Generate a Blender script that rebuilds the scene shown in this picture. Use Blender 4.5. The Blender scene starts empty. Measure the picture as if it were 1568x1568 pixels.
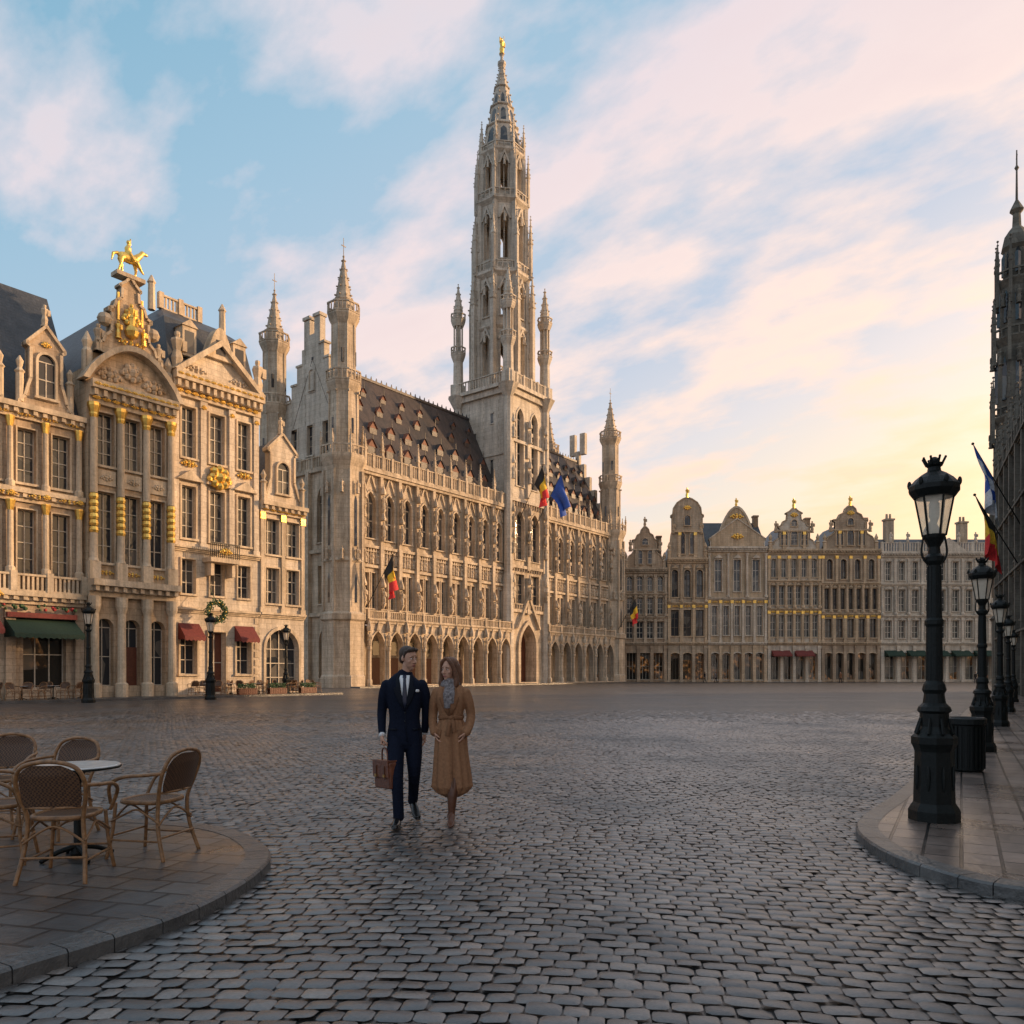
import bpy, math, random
import numpy as np
from mathutils import Vector, Matrix
random.seed(7); rng=np.random.default_rng(5)
R=math.radians
scene=bpy.context.scene
scene.view_settings.view_transform='Standard'
try: scene.view_settings.look='None'
except Exception: pass
scene.view_settings.exposure=0
col=scene.collection
# ------------------------------------------------------------------ materials
def newmat(name):
    m=bpy.data.materials.new(name); m.use_nodes=True
    return m,m.node_tree,m.node_tree.nodes['Principled BSDF']
def N(nt,t,**kw):
    n=nt.nodes.new(t)
    for k,v in kw.items(): setattr(n,k,v)
    return n
def ramp(nt,stops,fac=None):
    r=N(nt,'ShaderNodeValToRGB'); e=r.color_ramp.elements
    while len(e)<len(stops): e.new(.5)
    for i,(p,c) in enumerate(stops):
        e[i].position=p; e[i].color=(c[0],c[1],c[2],1) if not isinstance(c,(int,float)) else (c,c,c,1)
    if fac is not None: nt.links.new(fac,r.inputs[0])
    return r
def mixc(nt,a,b,fac,mode='MIX'):
    m=N(nt,'ShaderNodeMix',data_type='RGBA',blend_type=mode)
    for s,v in ((m.inputs[0],fac),(m.inputs[6],a),(m.inputs[7],b)):
        if hasattr(v,'is_linked'): nt.links.new(v,s)
        elif isinstance(v,(int,float)): s.default_value=v
        else: s.default_value=(v[0],v[1],v[2],1)
    return m.outputs[2]
def math_(nt,op,a,b=None):
    m=N(nt,'ShaderNodeMath',operation=op)
    for s,v in ((m.inputs[0],a),(m.inputs[1],b)):
        if v is None: continue
        if hasattr(v,'is_linked'): nt.links.new(v,s)
        else: s.default_value=v
    return m.outputs[0]
def noise(nt,vec,scale,detail=4,rough=.6):
    n=N(nt,'ShaderNodeTexNoise'); n.inputs['Scale'].default_value=scale
    n.inputs['Detail'].default_value=detail; n.inputs['Roughness'].default_value=rough
    nt.links.new(vec,n.inputs['Vector']); return n.outputs['Fac']
def scaled(nt,vec,s):
    m=N(nt,'ShaderNodeMapping'); m.inputs['Scale'].default_value=s
    nt.links.new(vec,m.inputs['Vector']); return m.outputs[0]
def stone(name,c1,c2,dark=.55,sc=.5,rough=.85,bump=.25,course=None,fine=6):
    m,nt,p=newmat(name)
    tc=N(nt,'ShaderNodeTexCoord').outputs['Object']
    a=noise(nt,tc,sc,3,.65)
    c=ramp(nt,[(.3,c1),(.7,c2)],a).outputs[0]
    st=noise(nt,scaled(nt,tc,(1.6,1.6,.16)),1.0,3,.7)
    sr=ramp(nt,[(.38,dark),(.58,1)],st).outputs[0]
    c=mixc(nt,c,sr,.75,'MULTIPLY')
    f=noise(nt,tc,fine,3,.7)
    fr=ramp(nt,[(.25,.70),(.7,1.12)],f).outputs[0]
    c=mixc(nt,c,fr,.8,'MULTIPLY')
    h=f
    if course:
        dp=N(nt,'ShaderNodeVectorMath',operation='DOT_PRODUCT'); nt.links.new(tc,dp.inputs[0]); dp.inputs[1].default_value=(.75,.66,0)
        sx=N(nt,'ShaderNodeSeparateXYZ'); nt.links.new(tc,sx.inputs[0])
        cb=N(nt,'ShaderNodeCombineXYZ'); nt.links.new(dp.outputs['Value'],cb.inputs[0]); nt.links.new(sx.outputs[2],cb.inputs[1])
        br=N(nt,'ShaderNodeTexBrick'); nt.links.new(cb.outputs[0],br.inputs['Vector'])
        br.inputs['Scale'].default_value=1; br.inputs['Brick Width'].default_value=course*2; br.inputs['Row Height'].default_value=course
        br.inputs['Mortar Size'].default_value=.018; br.inputs['Color1'].default_value=(1,1,1,1); br.inputs['Color2'].default_value=(.82,.81,.81,1)
        br.inputs['Mortar'].default_value=(.6,.57,.53,1)
        c=mixc(nt,c,br.outputs['Color'],.7,'MULTIPLY')
    nt.links.new(c,p.inputs['Base Color']); p.inputs['Roughness'].default_value=rough
    b=N(nt,'ShaderNodeBump'); b.inputs['Strength'].default_value=bump; b.inputs['Distance'].default_value=.08
    nt.links.new(h,b.inputs['Height']); nt.links.new(b.outputs[0],p.inputs['Normal'])
    return m
def plain(name,c,rough=.6,metal=0,var=.25,sc=8,bump=0,bsc=60,spec=None):
    m,nt,p=newmat(name)
    tc=N(nt,'ShaderNodeTexCoord').outputs['Object']
    a=noise(nt,tc,sc,3)
    lo=[x*(1-var) for x in c]; hi=[min(1,x*(1+var)) for x in c]
    nt.links.new(ramp(nt,[(.3,lo),(.7,hi)],a).outputs[0],p.inputs['Base Color'])
    p.inputs['Roughness'].default_value=rough; p.inputs['Metallic'].default_value=metal
    if spec is not None: p.inputs['Specular IOR Level'].default_value=spec
    if bump:
        b=N(nt,'ShaderNodeBump'); b.inputs['Strength'].default_value=bump; b.inputs['Distance'].default_value=.02
        nt.links.new(noise(nt,tc,bsc,3),b.inputs['Height']); nt.links.new(b.outputs[0],p.inputs['Normal'])
    return m
def winglass(name,base=(.03,.034,.04),lit=False):
    m,nt,p=newmat(name)
    tc=N(nt,'ShaderNodeTexCoord').outputs['Object']
    v=N(nt,'ShaderNodeTexVoronoi'); v.inputs['Scale'].default_value=.8 if not lit else .5; nt.links.new(tc,v.inputs['Vector'])
    s=N(nt,'ShaderNodeSeparateColor'); nt.links.new(v.outputs['Color'],s.inputs[0])
    nt.links.new(ramp(nt,[(.45,base),(.85,(.13,.12,.105))],s.outputs[0]).outputs[0],p.inputs['Base Color'])
    p.inputs['Roughness'].default_value=.08; p.inputs['Specular IOR Level'].default_value=.6
    b=N(nt,'ShaderNodeBump'); b.inputs['Strength'].default_value=.25; b.inputs['Distance'].default_value=.05
    nt.links.new(noise(nt,tc,1.3,2),b.inputs['Height']); nt.links.new(b.outputs[0],p.inputs['Normal'])
    if lit:
        p.inputs['Emission Color'].default_value=(1,.42,.13,1)
        e=math_(nt,'MULTIPLY',ramp(nt,[(.5,0.0),(.62,.2),(1,.5)],s.outputs[1]).outputs[0],ramp(nt,[(.5,.03),(.66,.6)],noise(nt,tc,1.6,4,.7)).outputs[0])
        nt.links.new(e,p.inputs['Emission Strength'])
    return m
M={}
M['gothic']=stone('gothic_limestone',(.48,.385,.275),(.70,.585,.445),dark=.52,course=.45)
M['gothic_light']=stone('tower_limestone',(.55,.48,.385),(.71,.635,.53),dark=.62,course=.5)
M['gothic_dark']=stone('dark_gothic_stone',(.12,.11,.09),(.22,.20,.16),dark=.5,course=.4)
M['houseA']=stone('house_stone_grey',(.44,.33,.225),(.61,.48,.345),dark=.5,course=.4)
M['houseB']=stone('house_stone_warm',(.54,.39,.245),(.70,.54,.37),dark=.55,course=.4)
M['houseC']=stone('house_stone_pale',(.60,.495,.375),(.74,.64,.51),dark=.65,course=.4)
M['houseD']=stone('house_stone_brown',(.28,.185,.11),(.42,.30,.19),dark=.6,course=.35)
M['farD']=stone('far_stone_umber',(.36,.26,.175),(.52,.40,.28),dark=.6,course=.35)
M['farB']=stone('far_stone_ochre',(.50,.37,.235),(.66,.51,.35),dark=.6,course=.35)
M['farA']=stone('far_stone_tan',(.42,.33,.235),(.58,.47,.345),dark=.55,course=.35)
M['farC']=stone('far_stone_cream',(.56,.48,.38),(.72,.63,.51),dark=.65,course=.4)
M['trim']=stone('trim_stone',(.51,.40,.275),(.69,.565,.41),dark=.55)
M['slate']=stone('slate_roof',(.04,.046,.055),(.08,.085,.095),dark=.6,rough=.5,course=.22,bump=.4)
M['slate_sun_red']=stone('sunlit_red_slate',(.20,.075,.045),(.30,.13,.08),dark=.6,rough=.7,course=.22,bump=.4)  # dormer red is warm sunlight painted into the slate colour
M['slate_mix']=stone('sun_tinted_slate_roof',(.04,.042,.046),(.10,.07,.058),dark=.5,sc=.12,rough=.5,course=.22,bump=.4)  # reddish brown mottling puts the sun's warm tint into the slate colour
M['gold']=plain('gilding',(.90,.53,.13),.34,.75,.3,3,.6,12)
M['glass']=winglass('window_glass'); M['shopglass']=winglass('lit_shop_glass',(.02,.018,.015),True)
M['frame']=plain('window_frame_paint',(.52,.46,.37),.5)
M['frame_dark']=plain('window_frame_dark',(.10,.075,.05),.5)
M['door']=plain('door_wood',(.12,.036,.018),.45)
M['dark']=plain('interior_dark',(.03,.027,.024),.9)
M['awn_red']=plain('awning_red',(.15,.03,.025),.8)
M['awn_green']=plain('awning_green',(.012,.035,.022),.8)
M['iron']=plain('cast_iron_green_black',(.006,.008,.0075),.45,0,.4,30,.3,80,.25)
M['leaf']=plain('evergreen_leaf',(.03,.075,.025),.7,0,.5,20)
M['redleaf']=plain('red_flower',(.35,.03,.03),.7)
M['kerb']=stone('kerb_stone',(.065,.066,.068),(.13,.127,.122),dark=.7,sc=2,rough=.32,fine=14)
def wetcoat(nt,p,g,lo=.46,hi=.60,mx_=.45,r=.2):
    nt.links.new(ramp(nt,[(lo,mx_),(hi,mx_*.15)],g).outputs[0],p.inputs['Coat Weight']); p.inputs['Coat Roughness'].default_value=r; p.inputs['Coat IOR'].default_value=1.4
def paving(name,c1,c2,bw,bh,rot,mort,rr=(.2,.45),bd=.02,spec=.6,big=.7,cw=.35):
    m,nt,p=newmat(name)
    tc=N(nt,'ShaderNodeTexCoord').outputs['Object']
    mp=N(nt,'ShaderNodeMapping'); mp.inputs['Rotation'].default_value=(0,0,rot); nt.links.new(tc,mp.inputs[0])
    br=N(nt,'ShaderNodeTexBrick'); nt.links.new(mp.outputs[0],br.inputs['Vector']); br.inputs['Scale'].default_value=1
    br.inputs['Brick Width'].default_value=bw; br.inputs['Row Height'].default_value=bh; br.inputs['Mortar Size'].default_value=mort
    br.inputs['Mortar Smooth'].default_value=.2
    br.inputs['Color1'].default_value=(*c1,1); br.inputs['Color2'].default_value=(*c2,1); br.inputs['Mortar'].default_value=(.006,.006,.006,1)
    f=noise(nt,tc,9,5,.7); g=noise(nt,tc,big,4)
    c=mixc(nt,br.outputs['Color'],ramp(nt,[(.25,.6),(.75,1.3)],f).outputs[0],.8,'MULTIPLY')
    c=mixc(nt,c,ramp(nt,[(.3,.6),(.7,1.15)],g).outputs[0],.8,'MULTIPLY')
    nt.links.new(c,p.inputs['Base Color'])
    ro=math_(nt,'ADD',ramp(nt,[(.35,rr[0]),(.65,rr[1])],g).outputs[0],math_(nt,'MULTIPLY',f,.12))
    nt.links.new(ro,p.inputs['Roughness']); p.inputs['Specular IOR Level'].default_value=spec
    wetcoat(nt,p,g,mx_=cw)
    h=math_(nt,'ADD',math_(nt,'MULTIPLY',br.outputs['Fac'],-1.0),math_(nt,'MULTIPLY',f,.4))
    b=N(nt,'ShaderNodeBump'); b.inputs['Strength'].default_value=.9; b.inputs['Distance'].default_value=bd
    nt.links.new(h,b.inputs['Height']); nt.links.new(b.outputs[0],p.inputs['Normal'])
    nt.links.new(b.outputs[0],p.inputs['Coat Normal'])
    return m
M['slab']=paving('terrace_slabs',(.04,.041,.043),(.10,.098,.095),.34,.27,.25,.014,(.2,.42))
M['slab2']=paving('pavement_slabs',(.13,.10,.085),(.26,.19,.155),.42,.28,-1.05,.014,(.18,.36))
M['farcob']=paving('cobblestone_bed',(.055,.050,.047),(.13,.113,.103),.15,.118,R(8),.014,(.3,.46),.012,.8,.25,.25)
def cobmat():
    m,nt,p=newmat('cobblestone')
    at=N(nt,'ShaderNodeAttribute'); at.attribute_name='rnd'
    tc=N(nt,'ShaderNodeTexCoord').outputs['Object']
    c=ramp(nt,[(0,(.032,.033,.035)),(.5,(.088,.081,.077)),(.85,(.16,.138,.124)),(1,(.22,.185,.16))],at.outputs['Fac']).outputs[0]
    f=noise(nt,tc,38,4,.7); g=noise(nt,tc,.3,4,.6)
    c=mixc(nt,c,ramp(nt,[(.25,.55),(.75,1.4)],f).outputs[0],.8,'MULTIPLY')
    c=mixc(nt,c,ramp(nt,[(.3,.7),(.7,1.2)],g).outputs[0],.9,'MULTIPLY')
    nt.links.new(c,p.inputs['Base Color'])
    ro=math_(nt,'ADD',ramp(nt,[(.35,.20),(.65,.38)],g).outputs[0],math_(nt,'MULTIPLY',f,.16))
    nt.links.new(ro,p.inputs['Roughness']); p.inputs['Specular IOR Level'].default_value=.9
    wetcoat(nt,p,g,.45,.60,.5,.22)
    b=N(nt,'ShaderNodeBump'); b.inputs['Strength'].default_value=.6; b.inputs['Distance'].default_value=.006
    nt.links.new(f,b.inputs['Height']); nt.links.new(b.outputs[0],p.inputs['Normal']); nt.links.new(b.outputs[0],p.inputs['Coat Normal'])
    return m
M['cob']=cobmat()
# ------------------------------------------------------------------ mesh utils
def mkmesh(name,v,f,mat,parent=None,smooth=False):
    me=bpy.data.meshes.new(name); me.from_pydata([tuple(x) for x in v],[],f); me.update()
    if mat is not None: me.materials.append(mat)
    if smooth: me.polygons.foreach_set('use_smooth',[True]*len(me.polygons))
    o=bpy.data.objects.new(name,me); col.objects.link(o)
    if parent is not None: o.parent=parent
    return o
def empty(name,loc=(0,0,0),rz=0,s=1):
    e=bpy.data.objects.new(name,None); e.location=loc; e.rotation_euler=(0,0,rz); e.scale=(s,s,s); col.objects.link(e); return e
class Bld:
    def __init__(s,name,mats):
        s.root=empty(name); s.mats=mats; s.p={}
    def frame(s,O,d,n): s.O=Vector((O[0],O[1],0)); s.d=Vector((d[0],d[1],0)).normalized(); s.n=Vector((n[0],n[1],0)).normalized(); return s
    def P(s,u,z,n): q=s.O+s.d*u+s.n*n; return (q.x,q.y,z)
    def g(s,part): return s.p.setdefault(part,([],[]))
    def face(s,part,pts):
        v,f=s.g(part); k=len(v); v.extend(s.P(*q) for q in pts); f.append(tuple(range(k,k+len(pts))))
    def box(s,part,u0,u1,z0,z1,n0,n1):
        v,f=s.g(part); k=len(v)
        v.extend([s.P(u0,z0,n0),s.P(u1,z0,n0),s.P(u1,z0,n1),s.P(u0,z0,n1),s.P(u0,z1,n0),s.P(u1,z1,n0),s.P(u1,z1,n1),s.P(u0,z1,n1)])
        for q in ((0,3,2,1),(4,5,6,7),(0,1,5,4),(1,2,6,5),(2,3,7,6),(3,0,4,7)): f.append(tuple(k+i for i in q))
    def prism(s,part,poly,n0,n1):
        v,f=s.g(part); k=len(v); m=len(poly)
        v.extend(s.P(u,z,n1) for u,z in poly); v.extend(s.P(u,z,n0) for u,z in poly)
        f.append(tuple(range(k,k+m))); f.append(tuple(range(k+2*m-1,k+m-1,-1)))
        for i in range(m): j=(i+1)%m; f.append((k+i,k+m+i,k+m+j,k+j))
    def lathe(s,part,cu,cn,prof,seg=8,rot=None):
        v,f=s.g(part)
        if rot is None: rot=math.pi/seg
        k=len(v)
        for r,z in prof:
            for i in range(seg):
                a=rot+2*math.pi*i/seg; v.append(s.P(cu+r*math.cos(a),z,cn+r*math.sin(a)))
        for j in range(len(prof)-1):
            for i in range(seg):
                i2=(i+1)%seg; f.append((k+j*seg+i,k+j*seg+i2,k+(j+1)*seg+i2,k+(j+1)*seg+i))
        f.append(tuple(k+i for i in range(seg))[::-1]); f.append(tuple(k+(len(prof)-1)*seg+i for i in range(seg)))
    def ball(s,part,u,z,n,r,seg=6): s.lathe(part,u,n,[(r*.05,z-r),(r*.75,z-r*.65),(r,z),(r*.75,z+r*.65),(r*.05,z+r)],seg)
    def statue(s,part,u,z,n,h,seg=6):
        s.lathe(part,u,n,[(.17*h,z),(.17*h,z+.06*h),(.12*h,z+.08*h),(.15*h,z+.3*h),(.10*h,z+.5*h),(.16*h,z+.74*h),(.14*h,z+.8*h),(.05*h,z+.84*h),(.075*h,z+.9*h),(.07*h,z+.97*h),(.01*h,z+h)],seg,random.random())
        s.box(part,u+.08*h,u+.2*h,z+.5*h,z+.76*h,n,n+.12*h)
    def finish(s):
        for part,(v,f) in s.p.items():
            mkmesh(part,v,f,s.mats.get(part,s.mats.get('wall')),s.root)
def headpts(w0,w1,s1,kind,k=6):
    w=w1-w0; m=(w0+w1)/2
    if kind=='rect': return s1,[(w0,s1),(w1,s1)]
    if kind=='round':
        sp=s1-w/2; return sp,[(m-w/2*math.cos(math.pi*i/(2*k)),sp+w/2*math.sin(math.pi*i/(2*k))) for i in range(2*k+1)]
    if kind=='seg':
        h=w*.18; sp=s1-h; return sp,[(w0+w*i/(2*k),sp+h*math.sin(math.pi*i/(2*k))) for i in range(2*k+1)]
    sp=s1-.866*w; pts=[]
    for i in range(k+1):
        a=math.pi/3*i/k; pts.append((w1-w*math.cos(a),sp+w*math.sin(a)))
    for i in range(k-1,-1,-1):
        a=math.pi/3*i/k; pts.append((w0+w*math.cos(a),sp+w*math.sin(a)))
    return sp,pts
def opening(b,u0,u1,z0,z1,w0,w1,s0,s1,kind='rect',dep=.3,nf=0,wall='wall',mull=(1,2),glass='windows',fr='frames',trim=0,tproj=.1,tpart='trim',k=6,bw=.045):
    sp,hp=headpts(w0,w1,s1,kind,k)
    F=lambda pts:b.face(wall,[(u,z,nf) for u,z in pts])
    if s0>z0+1e-4: F([(u0,z0),(u1,z0),(u1,s0),(u0,s0)])
    F([(u0,s0),(w0,s0),(w0,sp),(u0,sp)]); F([(w1,s0),(u1,s0),(u1,sp),(w1,sp)])
    F([(u0,sp),(w0,sp),(w0,z1),(u0,z1)]); F([(w1,sp),(u1,sp),(u1,z1),(w1,z1)])
    for i in range(len(hp)-1): F([hp[i],hp[i+1],(hp[i+1][0],z1),(hp[i][0],z1)])
    ct=[(w0,s0)]+hp+[(w1,s0)]
    for i in range(len(ct)-1): b.face(wall,[(ct[i][0],ct[i][1],nf),(ct[i+1][0],ct[i+1][1],nf),(ct[i+1][0],ct[i+1][1],nf-dep),(ct[i][0],ct[i][1],nf-dep)])
    b.face(wall,[(w0,s0,nf),(w1,s0,nf),(w1,s0,nf-dep),(w0,s0,nf-dep)])
    if glass: b.face(glass,[(u,z,nf-dep) for u,z in ct])
    def ht(u):
        for i in range(len(hp)-1):
            if hp[i][0]<=u<=hp[i+1][0] and hp[i+1][0]>hp[i][0]:
                t=(u-hp[i][0])/(hp[i+1][0]-hp[i][0]); return hp[i][1]*(1-t)+hp[i+1][1]*t
        return s1
    if fr and mull:
        nx,nz=mull; n0=nf-dep+.01; n1=nf-dep+.07
        b.box(fr,w0,w0+bw,s0,sp,n0,n1); b.box(fr,w1-bw,w1,s0,sp,n0,n1); b.box(fr,w0+bw,w1-bw,s0,s0+bw,n0,n1-.002)
        if kind=='rect': b.box(fr,w0+bw,w1-bw,s1-bw,s1,n0,n1-.002)
        for i in range(1,nx+1):
            u=w0+(w1-w0)*i/(nx+1); b.box(fr,u-bw*.6,u+bw*.6,s0+bw,ht(u)-(bw if kind=='rect' else 0),n0,n1+.01)
        for i in range(1,nz+1):
            z=s0+(sp-s0)*i/(nz+1) if kind=='rect' else s0+(sp-s0)*i/nz
            b.box(fr,w0+bw,w1-bw,z-bw*.6,z+bw*.6,n0,n1-.004)
    if trim:
        sp2,hp2=headpts(w0-trim,w1+trim,s1+trim*(1.2 if kind!='rect' else 1),kind,k)
        a=[(w0,s0)]+hp+[(w1,s0)]; c=[(w0-trim,s0)]+hp2+[(w1+trim,s0)]
        for i in range(len(a)-1):
            q=[a[i],a[i+1],c[i+1],c[i]]
            b.face(tpart,[(u,z,nf+tproj) for u,z in q])
            b.face(tpart,[(c[i][0],c[i][1],nf),(c[i+1][0],c[i+1][1],nf),(c[i+1][0],c[i+1][1],nf+tproj),(c[i][0],c[i][1],nf+tproj)])
            b.face(tpart,[(a[i][0],a[i][1],nf),(a[i+1][0],a[i+1][1],nf),(a[i+1][0],a[i+1][1],nf+tproj),(a[i][0],a[i][1],nf+tproj)])
        if s0>z0+.2: b.box(tpart,w0-trim-.05,w1+trim+.05,s0-.14,s0-.003,nf-.02,nf+tproj+.08)
def row(b,u0,u1,z0,z1,wins,s0,s1,**kw):
    cuts=[u0]+[(wins[i][1]+wins[i+1][0])/2 for i in range(len(wins)-1)]+[u1]
    for i,(a,c) in enumerate(wins): opening(b,cuts[i],cuts[i+1],z0,z1,a,c,s0,s1,**kw)
def even(u0,u1,n,wd,mar=0):
    s=(u1-u0-2*mar)/n; return [(u0+mar+s*(i+.5)-wd/2,u0+mar+s*(i+.5)+wd/2) for i in range(n)]
def cornice(b,u0,u1,z,h,pr,nf=0,part='trim',dent=True):
    b.box(part,u0,u1,z,z+h*.3,nf-.05,nf+pr*.35)
    b.box(part,u0-.003,u1+.003,z+h*.3,z+h*.62,nf-.05,nf+pr*.6)
    b.box(part,u0-.006,u1+.006,z+h*.62,z+h,nf-.05,nf+pr)
    if dent:
        k=int((u1-u0)/.5)
        for i in range(k):
            u=u0+(i+.5)*(u1-u0)/k; b.box(part,u-.11,u+.11,z+h*.32,z+h*.6,nf+pr*.6,nf+pr*.85)
def balus(b,u0,u1,z0,z1,n,step=.32,part='trim',post=3.0,w=.06):
    b.box(part,u0,u1,z0,z0+.1,n-.1,n+.1); b.box(part,u0,u1,z1-.12,z1,n-.12,n+.12)
    k=max(2,int((u1-u0)/step))
    for i in range(k):
        u=u0+(i+.5)*(u1-u0)/k; b.box(part,u-w,u+w,z0+.1,z1-.12,n-w,n+w)
    k=max(1,round((u1-u0)/post))
    for i in range(k+1):
        u=u0+i*(u1-u0)/k; b.box(part,u-.17,u+.17,z0-.002,z1+.12,n-.17,n+.17)
def spire(b,cu,cn,r0,z0,z1,seg=8,part='wall',crk=6,r1=.04,cs=.12):
    b.lathe(part,cu,cn,[(r0,z0),(r1,z1)],seg)
    for j in range(crk):
        t=(j+.5)/crk; z=z0+(z1-z0)*t; r=r0+(r1-r0)*t
        for i in range(seg):
            a=math.pi/seg+2*math.pi*i/seg
            b.ball(part,cu+(r+cs*.6)*math.cos(a),z,cn+(r+cs*.6)*math.sin(a),cs*(1-.4*t),4)
    b.ball(part,cu,z1,cn,max(.1,r0*.14))
def pinn(b,u,n,z0,z1,z2,r,part='wall',crk=4):
    b.lathe(part,u,n,[(r,z0),(r,z1),(r*1.35,z1+.08),(r*1.35,z1+.25)],4)
    spire(b,u,n,r*1.1,z1+.25,z2,4,part,crk,.02,r*.35)
def ringbal(b,cu,cn,r,z0,z1,seg=8,part='wall',posts=24):
    b.lathe(part,cu,cn,[(r*.8,z0-r*.3),(r,z0),(r+.06,z0+.02),(r+.06,z0+.15),(r*.9,z0+.16)],seg)
    for i in range(posts):
        a=2*math.pi*i/posts; rr=r*.95
        b.lathe(part,cu+rr*math.cos(a),cn+rr*math.sin(a),[(.07,z0+.1),(.07,z1-.1)],4)
    v,f=b.g(part); k=len(v)
    for rr,z in ((r+.08,z1-.15),(r+.08,z1),(r-.12,z1),(r-.12,z1-.15)):
        for i in range(seg):
            a=math.pi/seg+2*math.pi*i/seg; v.append(b.P(cu+rr*math.cos(a),z,cn+rr*math.sin(a)))
    for j in range(4):
        for i in range(seg):
            i2=(i+1)%seg; j2=(j+1)%4; f.append((k+j*seg+i,k+j*seg+i2,k+j2*seg+i2,k+j2*seg+i))
# ------------------------------------------------------------------ TOWN HALL
TO=(-17.7,83.5); D=(.61,.7924); NN=(.7924,-.61)
th=Bld('gothic_town_hall',{'wall':M['gothic'],'tower':M['gothic_light'],'trim':M['gothic'],'roof':M['slate_mix'],'dormers':M['slate_sun_red'],'windows':M['glass'],'frames':M['gothic'],'arcade_interior':M['dark'],'gold_finial':M['gold'],'door':M['door'],'gable_wall':M['gothic_light']})
th.frame(TO,D,NN)
def gothic_section(b,u0,u1,nb):
    w=(u1-u0)/nb
    for i in range(nb):
        a=u0+i*w; c=a+w; m=(a+c)/2
        opening(b,a,c,0,7.0,a+.42,c-.42,.25,6.1,'pointed',.7,1.2,mull=None,glass=None,trim=.17,tproj=.14)
        b.lathe('wall',a,1.42,[(.36,0),(.36,.8),(.24,.95),(.22,3.9),(.34,4.15),(.34,4.4)],8)
        b.prism('wall',[(m-.28,6.2),(m+.28,6.2),(m,7.2)],1.2,1.42)
        b.statue('wall',a,4.5,1.5,1.5)
        b.lathe('wall',a,1.45,[(.32,6.1),(.34,6.5),(.05,7.3)],5)
        opening(b,a,m,7.0,13.3,a+.55,m-.18,8.7,12.6,'rect',.28,0,mull=(1,2),trim=.11,tproj=.08,bw=.06)
        opening(b,m,c,7.0,13.3,m+.18,c-.55,8.7,12.6,'rect',.28,0,mull=(1,2),trim=.11,tproj=.08,bw=.06)
        b.face('wall',[(a,13.3,0),(c,13.3,0),(c,15.5,0),(a,15.5,0)])
        for j in range(7):
            u=a+w*(j+.5)/7; b.box('wall',u-.05,u+.05,13.6,15.0,0,.16)
            b.prism('wall',[(u-.2,14.9),(u+.2,14.9),(u,15.35)],0,.2)
            if j%2: b.statue('wall',u+w/14,13.65,.12,1.15,5)
        opening(b,a,c,15.5,23.3,a+.72,c-.72,16.4,21.5,'pointed',.35,0,mull=(1,2),trim=.2,tproj=.14,bw=.12)
        b.prism('wall',[(m-.9,21.6),(m-.72,21.6),(m,23.3),(m+.72,21.6),(m+.9,21.6),(m,23.75)],.0,.2)
        for j in range(8):
            u=a+w*(j+.5)/8; b.box('wall',u-.04,u+.04,22.5,23.1,0,.09)
    for i in range(nb+1):
        a=u0+i*w
        b.box('wall',a-.24,a+.24,7.0,15.6,0.002,.5); b.box('wall',a-.2,a+.2,15.6,23.6,0.002,.42)
        for z0,z1 in ((9.2,11.2),(16.6,18.6),(19.7,21.5)):
            b.lathe('wall',a,.62,[(.08,z0-.5),(.3,z0-.1),(.3,z0)],5)
            b.statue('wall',a,z0,.68,(z1-z0)*.85)
            b.lathe('wall',a,.62,[(.3,z1-.15),(.34,z1+.05),(.26,z1+.3),(.03,z1+1.0)],5)
        pinn(b,a,.45,23.6,26.0,28.2,.22)
    b.box('wall',u0,u1,6.98,7.16,-1.8,1.34); cornice(b,u0,u1,7.16,.25,.28,1.2,'wall',False)
    balus(b,u0,u1,7.42,8.35,1.28,.3,'wall',w)
    b.box('wall',u0,u1,13.15,13.45,-.02,.3); b.box('wall',u0,u1,15.3,15.6,-.02,.34)
    b.box('wall',u0,u1,23.3,23.6,-.05,.45); b.box('wall',u0,u1,23.6,24.0,-.3,.62)
    balus(b,u0,u1,24.0,25.5,.5,.3,'wall',w/2)
    b.box('wall',u0,u1,0,6.97,-2.6,-2.2)
    for i in range(nb):
        m=u0+w*(i+.5); b.box('door',m-.7,m+.7,.2,3.3,-2.2,-2.12); b.box('windows',m-.5,m+.5,3.6,5.2,-2.2,-2.14)
    b.box('wall',u0,u1,0,.22,-2.2,1.9)
gothic_section(th,2.0,27.4,9)
gothic_section(th,35.9,54.4,6)
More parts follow.
